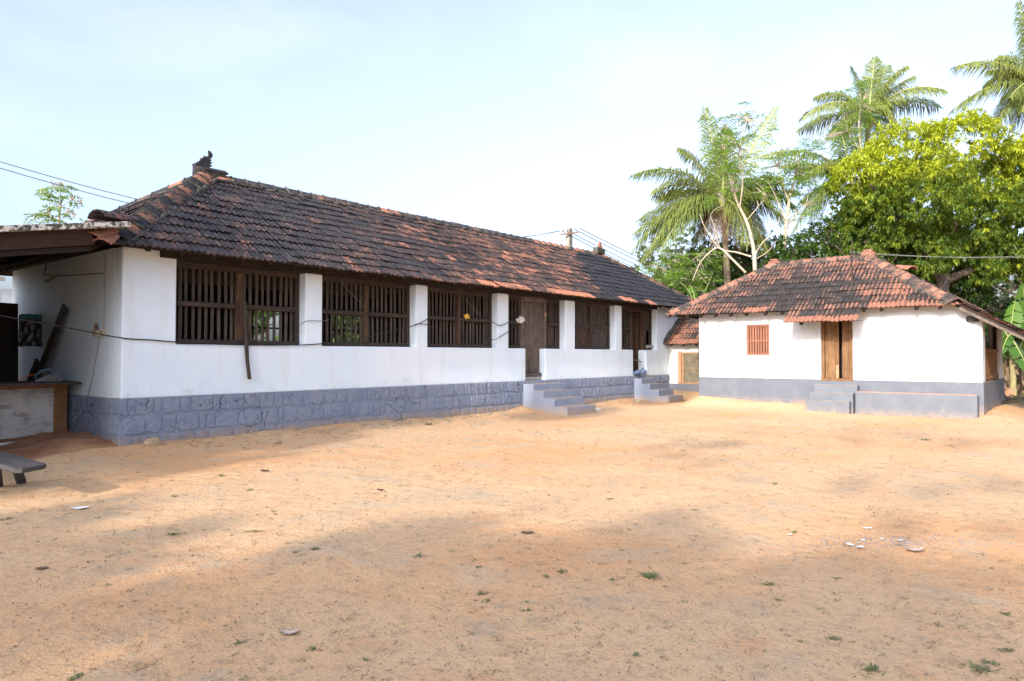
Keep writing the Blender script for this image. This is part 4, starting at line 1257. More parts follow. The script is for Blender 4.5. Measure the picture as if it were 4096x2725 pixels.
MB().box((1.65, 12.0, shz(1.75) + 0.001), (1.85, 12.25, shz(1.75) + 0.09)).build('roof_weight', M['conc'], shed)

bench = empty('workbench', (3.5, 15, 0.1), 'tall workbench with scraped grey front panel and orange-brown edge', 'workbench')
MB().box((1.9, 14.70, 0.16), (4.98, 15.45, 1.115)).build('cabinet', M['cab_edge'], bench, bevel=0.006)
panel = MB()
pv = [(1.95, 0.20)]
random.seed(5)
k = 36
low = [(1.95 + 2.80 * i / k, 0.19 + 0.045 * max(0, fbm(i * 0.33, 2, 1, 3)) + random.uniform(0, 0.012)) for i in range(k + 1)]
top = [(4.75, 1.06), (1.95, 1.06)]
out = low + top
n_ = len(out)
panel.add([(x, 14.690, z) for x, z in out] + [(x, 14.699, z) for x, z in out], [tuple(range(n_)), tuple(range(2 * n_ - 1, n_ - 1, -1))] + [((i + 1) % n_, i, i + n_, (i + 1) % n_ + n_) for i in range(n_)])
panel.build('front_panel', M['cabinet'], bench)
MB().box((1.9, 14.66, 1.08), (4.96, 14.689, 1.125), jit=0.006).build('trim', M['rust_lid'], bench)
MB().box((1.85, 14.25, 1.126), (5.06, 15.5, 1.175)).build('bench_top', M['wood_slat'], bench, bevel=0.008)

def at_y(px, py, y):
    d = FWD + RIGHT * ((px - 2048) / FPX) + UP * ((1362.5 - py) / FPX)
    return Vector((0, 0, EYE)) + d * (y / d.y)
def at_x(px, py, x):
    d = FWD + RIGHT * ((px - 2048) / FPX) + UP * ((1362.5 - py) / FPX)
    return Vector((0, 0, EYE)) + d * (x / d.x)
def at_z(px, py, z=0.0):
    d = FWD + RIGHT * ((px - 2048) / FPX) + UP * ((1362.5 - py) / FPX)
    return Vector((0, 0, EYE)) + d * ((z - EYE) / d.z)

# power saw lying on the bench
sb = at_y(190, 1508, 14.6); sb.z = 1.176
saw = empty('power_saw', sb, 'hand-held power saw with blue-grey handle lying on the workbench', 'power tool')
x = MB()
x.add([sb + Vector(v) for v in ((-0.24, -0.06, 0), (0.22, -0.06, 0), (0.22, 0.06, 0), (-0.24, 0.06, 0), (-0.16, -0.05, 0.05), (0.20, -0.05, 0.10), (0.20, 0.05, 0.10), (-0.16, 0.05, 0.05), (0.0, -0.05, 0.125), (0.0, 0.05, 0.125))],
      [(0, 3, 2, 1), (0, 1, 5, 8, 4), (3, 7, 9, 6, 2), (1, 2, 6, 5), (4, 8, 9, 7), (8, 5, 6, 9), (0, 4, 7, 3)])
x.build('body', M['saw_metal'], saw, bevel=0.012, seg=2)
x = MB(); x.tube([sb + Vector(v) for v in ((-0.17, 0, 0.03), (-0.19, 0, 0.13), (-0.10, 0, 0.19), (0.02, 0, 0.225), (0.08, 0, 0.17), (0.10, 0, 0.10))], [0.02, 0.022, 0.026, 0.026, 0.02, 0.018], 8); x.build('handle', M['saw_blue'], saw)
x = MB(); x.tube([sb + Vector((0.15, 0.065, 0.055)), sb + Vector((0.15, 0.075, 0.055))], 0.085, 18); x.build('blade_guard', M['saw_metal'], saw)
x = MB(); x.tube([sb + Vector(v) for v in ((-0.19, 0, 0.13), (-0.26, 0.02, 0.13), (-0.36, 0.05, 0.08), (-0.42, 0.06, 0.02))], 0.008, 6); x.build('flex', M['orange_wire'], saw)

def leaning(name, p0, p1, w, t, mat, label, cat, up=(1, 0, 0)):
    x = MB(); x.bar(p0, p1, w, t, up=up)
    return tag(x.build(name, mat, bevel=0.006), label, cat)
leaning('plank', (4.72, 16.55, 0.15), at_x(262, 1228, 5.02), 0.24, 0.045, M['wood_slat'], 'long weathered timber plank leaning on the end wall in the shed', 'plank')
leaning('plank', (4.75, 17.05, 0.15), at_x(150, 1440, 5.02), 0.14, 0.05, M['wood_dark_y'], 'short dark plank stub leaning beside the long plank in the shed', 'plank')
leaning('plank', (4.15, 17.0, 0.15), (4.42, 17.3, 1.95), 0.20, 0.04, M['wood_dark_y'], 'tall dark narrow board propped behind the workbench', 'plank')
leaning('board', (3.88, 16.6, 0.15), (3.94, 16.95, 2.72), 1.75, 0.04, M['wood_dark_x'], 'big dark brown board standing at the back of the shed', 'board', up=(0, 1, 0))
# black sheet with a teal fold on top, hanging from the back of the shed
hx = at_y(122, 1320, 16.45)
hang = empty('hanging_sheet', (hx.x, 16.45, hx.z - 0.3), 'crumpled black plastic sheet with teal fold hanging in the shed', 'sheet')
def crumple(name, cx, cy, cz, w, h, d, mat, parent, n=14, seed=1):
    V, F = [], []
    for side in (0, 1):
        for j in range(n + 1):
            for i in range(n + 1):
                a, b = i / n - 0.5, j / n - 0.5
                off = 0.5 * d * fbm(a * 5 + seed, b * 5, seed * 1.7, 3)
                V.append((cx + a * w * (1 + 0.08 * fbm(b * 4, seed, 0, 2)), cy + off + side * 0.012, cz + b * h * (1 + 0.10 * fbm(a * 4, seed + 3, 0, 2))))
    m = (n + 1) * (n + 1)
    for j in range(n):
        for i in range(n):
            q = j * (n + 1) + i
            F.append((q, q + 1, q + n + 2, q + n + 1)); F.append((m + q, m + q + n + 1, m + q + n + 2, m + q + 1))
    x = MB(); x.add(V, F, True)
    return x.build(name, mat, parent)
crumple('sheet', hx.x, 16.45, hx.z - 0.02, 0.40, 0.62, 0.10, M['black_sheet'], hang, seed=3)
crumple('fold', hx.x, 16.40, hx.z + 0.26, 0.36, 0.10, 0.06, M['teal'], hang, seed=5)

# electrics on the end wall
def atw(px, py): return at_x(px, py, X0 - 0.012)
e0 = atw(398, 1334)
sw = empty('switch_box', e0, 'old ivory switch box with conduit on the end wall', 'switch box')
MB().box((X0 - 0.075, e0.y - 0.05, e0.z - 0.055), (X0 - 0.001, e0.y + 0.17, e0.z + 0.055)).build('box', M['ivory'], sw, bevel=0.008)
MB().box((X0 - 0.05, e0.y - 0.24, e0.z - 0.05), (X0 - 0.001, e0.y - 0.12, e0.z + 0.05)).build('socket', M['ivory'], sw, bevel=0.008)
c0 = atw(418, 1318); x = MB(); x.tube([(X0 - 0.02, c0.y, c0.z), (X0 - 0.02, c0.y, 2.6), (X0 - 0.02, c0.y - 0.02, 3.42)], 0.016, 8); x.build('conduit', M['cable_pale'], sw)
b0 = e0 + Vector((-0.04, 0.06, 0.056)); x = MB(); x.tube([b0, b0 + Vector((0, 0, 0.08)), b0 + Vector((0, 0, 0.10)), b0 + Vector((0, 0, 0.13))], [0.03, 0.03, 0.014, 0.014], 10)
tag(x.build('bottle', M['amber']), 'tiny brown bottle standing on top of the switch box', 'bottle')
fl = [atw(398, 1345), atw(394, 1375), atw(385, 1430), atw(370, 1510), atw(352, 1580), atw(335, 1630), at_x(310, 1665, 5.0), at_x(288, 1682, 4.95)]
x = MB(); x.tube(fl, 0.009, 6); tag(x.build('hanging_flex', M['cable_pale']), 'thin flex trailing from switch box down to the plinth', 'cable')
w1 = [atw(p_, q_) for p_, q_ in ((417, 1094), (370, 1096), (300, 1101), (240, 1103))]
lampw = empty('bulb_holder', w1[-1], 'bulb holder strung on a dark wire high on the shaded end wall', 'lamp holder')
x = MB(); x.tube(w1, 0.008, 6); x.build('wire', M['cable'], lampw)
x = MB(); x.tube([atw(240, 1103), atw(215, 1108), atw(200, 1120), atw(185, 1126)], [0.02, 0.03, 0.022, 0.035], 8); x.build('holder', M['conc'], lampw)
x = MB(); x.tube([atw(215, 1108), atw(202, 1100), atw(176, 1101), atw(180, 1088), atw(187, 1038)], 0.008, 6); x.build('drop_wire', M['cable'], lampw)

# low wooden bench in front
bn = empty('low_bench', (2.9, 10.9, 0), 'low grey wooden bench on splayed legs, cut off at the left edge', 'bench')
x = MB(); zb_ = 0.40
pts = [(2.62, 9.26), (2.68, 9.20), (2.93, 9.34), (2.98, 9.42), (2.98, 11.9), (2.60, 11.9)]
x.add([(a, b, zb_) for a, b in pts] + [(a, b, zb_ - 0.055) for a, b in pts], [tuple(range(5, -1, -1))[::-1], tuple(range(11, 5, -1))] + [((i + 1) % 6, i, i + 6, (i + 1) % 6 + 6) for i in range(6)])
x.build('seat', M['wood_grey'], bn, bevel=0.008)
for y in (10.45, 11.85):
    x = MB(); x.bar((2.86 if y < 11 else 2.5, y + 0.24, -0.02), (2.70, y - 0.25, zb_ - 0.056), 0.085, 0.05, up=(0, 1, 0)); x.build('leg', M['wood_grey'], bn)
    x = MB(); x.bar((3.13, y + 0.30, -0.02), (2.92, y - 0.12, zb_ - 0.056), 0.10, 0.05, up=(0, 1, 0)); x.build('leg', M['wood_grey'], bn)

# scraps at the foot of the workbench
z_ = 0.17
c = at_z(370, 1742, z_)
x = MB(); x.box((c.x - 0.45, c.y - 0.17, z_ - 0.02), (c.x + 0.35, c.y + 0.17, z_ + 0.03), rot=Matrix.Rotation(R(28), 3, 'Z') @ Matrix.Rotation(R(4), 3, 'Y'), jit=0.02)
tag(x.build('scrap_board', M['wood_tan'], bevel=0.01), 'pale broken board lying on red soil beside the plinth corner', 'board')
def rock(name, c, r, mat, label, cat, sq=(1, 1, 0.7), group=None, seed=0, sink=0.25):
    bm = bmesh.new(); bmesh.ops.create_icosphere(bm, subdivisions=2, radius=1.0)
    for v in bm.verts:
        n = 1 + 0.30 * fbm(v.co.x * 1.3 + seed * 3.1, v.co.y * 1.3, v.co.z * 1.3 + seed, 3)
        v.co = Vector((v.co.x * sq[0], v.co.y * sq[1], v.co.z * sq[2])) * n * r
    me = bpy.data.meshes.new(name); bm.to_mesh(me); bm.free(); me.materials.append(mat)
    for p_ in me.polygons: p_.use_smooth = False
    o = bpy.data.objects.new(name, me); place(o, Vector(c) + Vector((0, 0, r * sq[2] * (1 - 2 * sink) * 0.5)))
    return tag(o, label, cat, group)
rock('rubble_stone', (5.55, 12.47, 0.12), 0.13, M['stone_tan'], 'tan rubble stone leaning against the near plinth corner', 'stone', (1.2, 0.6, 0.8), seed=2)
rock('rubble_stone', at_z(250, 1790, 0.1), 0.07, M['stone_tan'], 'flat pale wood chip lying on the red soil heap', 'chip', (1.6, 0.5, 0.35), seed=4)
rock('rubble_stone', at_z(330, 1723, 0.15), 0.08, M['stone_brown'], 'small brown lump in the gap between workbench and plinth', 'stone', (1.8, 0.6, 0.5), seed=5)
x = MB(); x.box((2.0, 14.2, 0.14), (4.3, 14.28, 0.175), rot=Matrix.Rotation(R(3), 3, 'Z')); tag(x.build('batten', M['paper']), 'pale strip of wood lying at the foot of the workbench', 'batten')

# ------------------------------------------------------------------ things hung on the long house
st_pts = [at_y(963, 1202, 12.80), at_y(974, 1199, 12.76), at_y(978, 1215, 12.76), at_y(981, 1290, 12.74), at_y(986, 1380, 12.66), at_y(989, 1440, 12.64), at_y(995, 1490, 12.63), at_y(998, 1517, 12.63)]
x = MB(); x.tube(st_pts, [0.03, 0.034, 0.042, 0.040, 0.037, 0.034, 0.033, 0.036], 8)
tag(x.build('walking_stick', M['wood_rail']), 'crooked brown stick hooked over the rail of the nearest window', 'stick')

def wire(name, pts, r, mat, label, cat='cable', sm=True):
    P = [Vector(p) for p in pts]
    out = []
    for i in range(len(P) - 1):                # catmull-rom through the points
        p0, p1, p2, p3 = P[max(i - 1, 0)], P[i], P[i + 1], P[min(i + 2, len(P) - 1)]
        for k in range(6):
            t = k / 6
            out.append(0.5 * ((2 * p1) + (p2 - p0) * t + (2 * p0 - 5 * p1 + 4 * p2 - p3) * t * t + (3 * p1 - p0 - 3 * p2 + p3) * t ** 3))
    out.append(P[-1])
    x = MB(); x.tube(out, r, 5)
    return tag(x.build(name, mat), label, cat)
fw = lambda px, py: at_y(px, py, FY - 0.03)
wire('cable', [at_y(-260, 1205, 12.0), at_y(0, 1263, 12.2), at_y(250, 1308, 12.45), fw(484, 1352), fw(610, 1361), fw(705, 1369), fw(850, 1377), fw(950, 1380), fw(1080, 1382), fw(1215, 1380), fw(1292, 1375)], 0.011, M['cable'], 'black cable running from the shed across the front wall below the first window')
wire('cable', [fw(1292, 1375), fw(1400, 1362), fw(1480, 1345), fw(1560, 1325), fw(1645, 1306), fw(1690, 1288), fw(1712, 1275)], 0.010, M['cable'], 'black cable rising across the second window to the next pillar')
wire('cable', [fw(1646, 1307), fw(1668, 1296), fw(1690, 1297), fw(1713, 1301), fw(1730, 1312)], 0.009, M['cable'], 'short cable tail knotted on the second pillar')
wire('cable', [fw(1202, 1300), fw(1222, 1287), fw(1245, 1283), fw(1290, 1285), fw(1315, 1279)], 0.007, M['cable_grey'], 'thin grey wire looping round the first pillar')
wire('cable', [fw(1965, 1286), fw(1980, 1294), fw(1996, 1303), fw(2015, 1299), fw(2036, 1289), fw(2060, 1286)], 0.010, M['cable'], 'upper grey wire sagging across the third pillar')
wire('cable', [fw(1910, 1378), fw(1960, 1362), fw(1985, 1357), fw(2010, 1341), fw(2035, 1325), fw(2065, 1294)], 0.010, M['cable'], 'lower wire rising across the third pillar to the door')
wire('cable', [at_y(1362, 1118, 12.85), at_y(1385, 1153, 12.85), at_y(1418, 1188, 12.85), at_y(1446, 1212, 12.85)], 0.007, M['cable_grey'], 'loose wire hanging inside the second window')
wire('cable', [at_y(1862, 1195, 12.85), at_y(1885, 1225, 12.85), at_y(1925, 1265, 12.85)], 0.007, M['cable_grey'], 'loose wire hanging inside the third window')
wire('cable', [at_y(2180, 1185, 12.72), at_y(2181, 1220, 12.72), at_y(2181, 1252, 12.72)], 0.007, M['cable'], 'drop wire hanging beside the plank door')
p = at_y(2181, 1259, 12.72); tag(MB().box((p.x - 0.03, p.y - 0.015, p.z - 0.06), (p.x + 0.03, p.y + 0.015, p.z + 0.06)).build('switch', M['rust_lid'], bevel=0.006), 'little orange pendant switch beside the plank door', 'switch')
wire('cable', [at_y(2636, 1230, 12.5), at_y(2655, 1238, 12.1), at_x(2675, 1249, 22.0)], 0.012, M['cable'], 'dark cable from the long house eave to the small roof corner')
wire('cable', [at_x(2700, 1263, 22.3), at_x(2720, 1270, 22.5), at_x(2742, 1271, 22.8)], 0.012, M['cable_pale'], 'pale cable looping under the left eave of the small house')
# yellow rag, plastic bags, pipe, net
def wad(name, c, size, mat, label, cat, seed):
    bm = bmesh.new(); bmesh.ops.create_icosphere(bm, subdivisions=3, radius=1.0)
    for v in bm.verts:
        n = 1 + 0.55 * fbm(v.co.x * 1.6 + seed, v.co.y * 1.6, v.co.z * 1.6, 4)
        v.co = Vector((v.co.x * size[0], v.co.y * size[1], v.co.z * size[2])) * n
    me = bpy.data.meshes.new(name); bm.to_mesh(me); bm.free(); me.materials.append(mat)
    o = bpy.data.objects.new(name, me); place(o, c)
    return tag(o, label, cat)
wad('rag', at_y(1867, 1266, 12.86), (0.10, 0.04, 0.065), M['yellow'], 'yellow rag tucked on the rail of the third window', 'rag', 3)
wad('plastic_bag', at_y(2083, 1278, 12.80), (0.14, 0.07, 0.085), M['plastic'], 'milky plastic bag on the rail left of the plank door', 'bag', 8)
wad('plastic_bag', at_y(2550, 1492, 12.62), (0.20, 0.12, 0.085), M['bluenet'], 'crumpled blue net heaped in the open doorway', 'net', 12)
wad('plastic_bag', at_y(2574, 1486, 12.70), (0.12, 0.09, 0.11), M['bluenet'], 'second fold of blue net against the doorway jamb', 'net', 15)
wad('plastic_bag', at_z(2392, 1640, 0.04), (0.09, 0.07, 0.05), M['plastic'], 'clear plastic scrap at the foot of the nearer steps', 'litter', 21)
wad('plastic_bag', at_z(2548, 1608, 0.06), (0.10, 0.08, 0.05), M['plastic'], 'clear plastic scrap on the bank beside the farther steps', 'litter', 25)
p = at_y(2597, 1387, 12.86); x = MB(); x.tube([p + Vector((-0.17, 0, 0)), p + Vector((0.22, 0, 0))], 0.06, 12); tag(x.build('pipe', M['conc']), 'short grey pipe lying on the sill beside the open door', 'pipe')
rock('coconut_husk', at_z(2773, 1565, 0.30), 0.13, M['stone_brown'], 'brown coconut husk lying by the annexe wall', 'coconut', (1.3, 0.9, 0.75), seed=9)
rock('rubble_stone', at_z(2793, 1563, 0.30), 0.14, M['conc'], 'pale lump of rubble beside the small house corner', 'stone', (1.1, 0.8, 0.6), seed=10)

# ------------------------------------------------------------------ electricity pole and lines
pz = at(2277, 1421, 36.0); PX, PY = pz.x, pz.y
pole = empty('utility_pole', (PX, PY, 0), 'concrete electricity pole with steel cross-arm behind the long roof', 'utility pole')
MB().box((PX - 0.15, PY - 0.12, 0), (PX + 0.15, PY + 0.12, at(2277, 912, 36.0).z)).build('shaft', M['pole'], pole, bevel=0.02)
ca, cb = at(2242, 939, 35.8), at(2316, 928, 35.8)
MB().bar(ca, cb, 0.07, 0.07).build('cross_arm', M['steel'], pole)
tops = []
for px, py in ((2244, 928), (2264, 926), (2294, 921), (2316, 918)):
    q = at(px, py, 35.8); tops.append(q + Vector((0, 0, 0.08)))
    x = MB(); x.tube([q + Vector((0, 0, -0.14)), q, q + Vector((0, 0, 0.04)), q + Vector((0, 0, 0.06)), q + Vector((0, 0, 0.12))], [0.02, 0.055, 0.06, 0.04, 0.055], 8); x.build('insulator', M['porcelain'], pole)
def line(a, b, sag, r, label):
    P = [a.lerp(b, t) - Vector((0, 0, sag * 4 * t * (1 - t))) for t in np.linspace(0, 1, 25)]
    x = MB(); x.tube(P, r, 5); tag(x.build('power_line', M['cable_grey']), label, 'power line', 'power lines strung from the pole')
for i, (q, py) in enumerate(zip((tops[0], tops[2]), (592, 578))):
    line(q, at(-260, py - 12 * i, 19.0), 1.5, 0.012, ('lower', 'upper')[i] + ' power line running from the pole to the left edge over the roof')
for i, q in enumerate(tops):
    line(q, at(2930 + i * 24, 1178 - i * 10, 82.0), 0.9, 0.02, ('lowest', 'second lowest', 'second highest', 'highest')[i] + ' power line falling from the pole towards the palms')
ws, we = rb2 + Vector((0, 0.55, 0.22)), at(4300, 1018, 30.0)
for i in range(2):
    P = [(ws + Vector((0, 0, -0.05 * i))).lerp(we + Vector((0, 0, 0.10 * i)), t) - Vector((0, 0, 0.18 * 4 * t * (1 - t))) for t in np.linspace(0, 1, 20)]
    x = MB(); x.tube(P, 0.006, 5); tag(x.build('service_wire', M['cable_pale']), ('upper' if i else 'lower') + ' of two pale service wires in front of the mango tree', 'wire')

# distant white building beyond the shed
far = empty('white_building', at(20, 1421, 46) * 1.0, 'plain white building glimpsed under the shed roof at the left edge', 'building')
c = at(-30, 1421, 46)
MB().box((c.x - 4, c.y, 0), (c.x + 1.15, c.y + 6, 6.0)).build('wall', M['lime2'], far)
MB().box((c.x - 1.3, c.y - 0.35, at(15, 1122, 46).z), (c.x + 0.55, c.y - 0.001, at(15, 1122, 46).z + 0.25)).build('window_ledge', M['conc'], far)
MB().box((c.x - 1.1, c.y - 0.02, 2.8), (c.x + 0.3, c.y + 0.02, at(15, 1122, 46).z - 0.02)).build('window', M['dark'], far)
# ------------------------------------------------------------------ vegetation
def leaf_object(name, mat, parent, P, D, Nn, L, W, tint, fold=0.25, droop=0.12, wpos=0.42):
    """one mesh of many pointed leaves: base, tip and two edge points each, folded along the midrib"""
    P, D, Nn = np.asarray(P, float), np.asarray(D, float), np.asarray(Nn, float)
    D /= np.linalg.norm(D, axis=1, keepdims=True) + 1e-9
    S = np.cross(D, Nn); S /= np.linalg.norm(S, axis=1, keepdims=True) + 1e-9
    U = np.cross(S, D)
    n = len(P)
    L = np.broadcast_to(np.asarray(L, float), (n,))[:, None]; W = np.broadcast_to(np.asarray(W, float), (n,))[:, None]
    V = np.empty((n, 4, 3))
    V[:, 0] = P
    V[:, 1] = P + D * L + np.array([0, 0, -1.0]) * L * droop
    V[:, 2] = P + D * L * wpos + S * W / 2 + U * W * fold
    V[:, 3] = P + D * L * wpos - S * W / 2 + U * W * fold
    F = np.arange(n)[:, None] * 4
    T = np.stack([np.concatenate([F, F + 2, F + 1], 1), np.concatenate([F, F + 1, F + 3], 1)], 1).reshape(-1, 3)
    return tri_object(name, mat, parent, V.reshape(-1, 3), T, np.repeat(np.broadcast_to(tint, (n,)), 4))

def tri_object(name, mat, parent, V, T, tint):
    me = bpy.data.meshes.new(name)
    c = np.array(WLOC[parent.name]) if parent is not None else np.array([V[:, 0].mean(), V[:, 1].mean(), V[:, 2].min()])
    me.vertices.add(len(V)); me.vertices.foreach_set('co', (V - c).ravel())
    me.loops.add(len(T) * 3); me.loops.foreach_set('vertex_index', T.ravel().astype(np.int32))
    me.polygons.add(len(T))
    me.polygons.foreach_set('loop_start', np.arange(0, len(T) * 3, 3, dtype=np.int32))
    me.update(calc_edges=True)
    me.attributes.new('tint', 'FLOAT', 'POINT').data.foreach_set('value', np.clip(np.asarray(tint, float), 0, 1))
    me.materials.append(mat)
    return place(bpy.data.objects.new(name, me), Vector(c.tolist()), parent)

def unit(n):
    v = RNG.normal(size=(n, 3)); return v / np.linalg.norm(v, axis=1, keepdims=True)

def bezier(a, b, c, n):
    a, b, c = Vector(a), Vector(b), Vector(c)
    return [(a * (1 - t) ** 2 + b * 2 * t * (1 - t) + c * t * t) for t in np.linspace(0, 1, n)]

def clusters_in_lobes(lobes, n, shell=0.62, seed=0.0):
    """cluster centres spread through lobes (centre, radii), thicker near the skin, with real gaps"""
    out = []
    wts = np.array([l[1][0] * l[1][2] * (l[2] if len(l) > 2 else 1.0) for l in lobes]); wts = wts / wts.sum()
    idx = RNG.choice(len(lobes), size=n * 2, p=wts)
    for i in idx:
        c, r = lobes[i][:2]
        d = unit(1)[0]
        q = RNG.uniform(shell ** 3, 1) ** (1 / 3)
        q *= 1 + 0.16 * fbm(d[0] * 2.2 + seed, d[1] * 2.2, d[2] * 2.2 + i, 3)
        p = np.array(c) + d * np.array(r) * q
        if fbm(p[0] * 0.55 + seed, p[1] * 0.55, p[2] * 0.55, 3) < -0.22: continue
        out.append((p, d, q))
        if len(out) >= n: break
    return out

# --- the mango tree behind the small house
def broadleaf(name, base, lobes, nclus, perc, leaf, mat, label, limbs, cat='tree', tint=None, bark='bark', group=None, trunk_r=0.28, seed=0.0, droop=0.35, shell=0.62, twigs=0.3):
    t = empty(name, base, label, cat, group)
    cl = clusters_in_lobes(lobes, nclus, shell, seed)
    P, D, Nn, L, W, T = [], [], [], [], [], []
    for p, d, q in cl:
        k = perc + RNG.integers(-2, 3)
        out = unit(k) * 0.9 + d * 0.75 + np.array([0, 0, -droop])
        base_t = tint(p, d) if tint else 0.3
        P.append(p + unit(k) * leaf[0] * 0.25); D.append(out); Nn.append(unit(k) * 0.5 + np.array([0, 0, 1.0]))
        L.append(leaf[0] * RNG.uniform(0.7, 1.2, k)); W.append(leaf[1] * RNG.uniform(0.8, 1.2, k))
        T.append(np.clip(base_t + RNG.normal(0, 0.07, k), 0, 1))
    leaf_object('crown', mat, t, np.concatenate(P), np.concatenate(D), np.concatenate(Nn), np.concatenate(L), np.concatenate(W), np.concatenate(T))
    x = MB()
    for pts, r0, r1 in limbs:
        P_ = [Vector(p) for p in pts]
        out = []
        for i in range(len(P_) - 1):
            for q in range(5):
                v = P_[i].lerp(P_[i + 1], q / 5)
                out.append(v + Vector((fbm(v.z, v.x, 1, 2), fbm(v.z, v.y, 2, 2), 0)) * 0.10)
        out.append(P_[-1])
        x.tube(out, [r0 + (r1 - r0) * i / (len(out) - 1) for i in range(len(out))], 8)
    ends = [Vector(l[0][-1]) for l in limbs]
    if ends:
        for p, d, q in cl[:int(len(cl) * twigs)]:
            e = min(ends, key=lambda v: (v - Vector(p)).length)
            if (e - Vector(p)).length < 5:
                m = e.lerp(Vector(p), 0.5) + Vector((RNG.normal(0, 0.25), RNG.normal(0, 0.25), RNG.normal(0.15, 0.2)))
                x.tube([e, m, Vector(p)], [0.035, 0.022, 0.008], 4, caps=False)
    x.build('trunk', M[bark], t)
    return t

MD = 31.0
m0 = at(3800, 1421, MD); m0.z = 0
def mp(px, py, dd=0.0): return at(px, py, MD + dd)
lob = []
for px, py, dd, rx, rz in ((3480, 740, -0.6, 1.75, 1.55), (3440, 960, 0.0, 1.5, 1.5), (3620, 600, 0.4, 1.7, 1.25), (3700, 800, -1.6, 2.0, 1.9), (3860, 590, 0.0, 1.9, 1.5), (4030, 690, -0.4, 1.8, 1.6), (4180, 660, 0.5, 2.0, 1.7), (3640, 1010, -0.6, 1.9, 1.45), (3890, 860, -1.2, 1.8, 1.4), (4120, 900, -0.6, 1.9, 1.7), (3800, 1080, 0.8, 1.5, 0.9), (4060, 1060, 0.6, 1.4, 0.75), (3400, 1090, 0.8, 1.3, 0.9), (4000, 760, 2.6, 2.5, 1.9), (3600, 850, 2.8, 2.6, 2.2), (4250, 1000, 0.5, 1.5, 1.3), (3560, 1050, 2.5, 1.9, 1.3), (3740, 1000, 2.8, 2.0, 1.6), (3930, 1010, 2.8, 1.9, 1.3), (3480, 900, 2.4, 1.8, 1.7), (3690, 1105, -0.9, 1.5, 0.75), (3880, 1080, -0.9, 1.4, 0.7), (4040, 1010, -0.6, 1.5, 0.9)):
    lob.append((tuple(mp(px, py, dd)), (rx, rx, rz)))
mtop = mp(3700, 430).z
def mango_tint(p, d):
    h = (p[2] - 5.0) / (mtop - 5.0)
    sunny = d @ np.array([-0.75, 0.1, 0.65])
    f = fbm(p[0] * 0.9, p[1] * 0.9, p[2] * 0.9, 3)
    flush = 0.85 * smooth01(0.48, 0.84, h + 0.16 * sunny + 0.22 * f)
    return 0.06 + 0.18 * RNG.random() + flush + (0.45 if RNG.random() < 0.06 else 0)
tb = Vector((m0.x, m0.y, -0.1))
fork = mp(3770, 1130)
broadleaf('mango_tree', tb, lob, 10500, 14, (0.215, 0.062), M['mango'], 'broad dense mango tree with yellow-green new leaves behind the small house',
          [([tb, tb.lerp(fork, 0.6), fork], 0.36, 0.28), ([fork, mp(3890, 1075), mp(4010, 1035), mp(4140, 960)], 0.20, 0.07), ([fork, mp(3700, 1000), mp(3560, 820), mp(3480, 740)], 0.20, 0.06),
           ([fork, mp(3800, 980, 0.5), mp(3830, 860, 0.6), mp(3900, 700, 0.5)], 0.20, 0.05), ([mp(3830, 860, 0.6), mp(3940, 800, 0), mp(4040, 740, 0)], 0.11, 0.04), ([mp(3640, 920), mp(3520, 960), mp(3420, 980)], 0.10, 0.04),
           ([mp(3890, 1075), mp(3960, 1130, 0.3), mp(4080, 1190, 0.3)], 0.08, 0.03)], tint=mango_tint, seed=1.3, droop=0.5, twigs=0.0)

# --- coconut palms
def frond(name, parent, a, tip, lift, mat, nl=125, ll=1.25, w=0.044, hang=0.95, seed=0):
    a, tip = Vector(a), Vector(tip)
    mid = a.lerp(tip, 0.45) + Vector((0, 0, lift))
    pts = bezier(a, mid, tip, 30)
    rb = MB(); rb.tube(pts, [0.045 * (1 - i / 31) + 0.008 for i in range(30)], 5)
    rs = random.Random(seed)
    V, T, ti = [], [], []
    flen = sum((pts[i + 1] - pts[i]).length for i in range(29))
    twist = rs.uniform(-1.1, 1.1)
    base_t = rs.uniform(0.15, 0.75)
    for k in range(nl):
        t = 0.12 + 0.88 * k / (nl - 1)
        i = min(28, int(t * 29)); fr = t * 29 - i
        p = pts[i].lerp(pts[i + 1], fr)
        d = (pts[i + 1] - pts[i]).normalized()
        s = d.cross(Vector((0, 0, 1)))
        if s.length < 0.05: s = Vector((1, 0, 0))
        s.normalize(); u = s.cross(d)
        l = ll * (0.45 + 0.75 * math.sin(math.pi * min(1, (t * 0.86 + 0.12)))) * rs.uniform(0.85, 1.1)
        if t > 0.9: l *= 0.75
        for sg in (-1, 1):
            if rs.random() < 0.07: continue
            lj = rs.uniform(0.75, 1.12); l_ = l * lj
            sv = s * sg * math.cos(twist * 0.6) + u * (math.sin(twist) * sg * 0.5)
            dirv = (sv * 0.80 + d * (0.45 + 0.5 * t) + u * 0.18 + Vector((rs.uniform(-.2, .2), rs.uniform(-.2, .2), rs.uniform(-.2, .2)))).normalized()
            q1 = p + dirv * l_ * 0.5 + Vector((0, 0, -hang * l_ * 0.16))
            q2 = p + dirv * l_ * 0.78 + Vector((0, 0, -hang * l_ * 0.66))
            wd = d * (w / 2)
            n = len(V)
            V += [p - wd * 0.7, p + wd * 0.7, q1 + wd, q1 - wd, q2]
            T += [(n, n + 1, n + 2), (n, n + 2, n + 3), (n + 3, n + 2, n + 4)]
            ti += [base_t + rs.uniform(-0.12, 0.12)] * 5
    o = tri_object(name, mat, parent, np.array([tuple(v) for v in V]), np.array(T), np.array(ti))
    rb.build('midrib', M['rachis'] if mat is not M['palm_dead'] else M['bark_palm'], o)
    return o

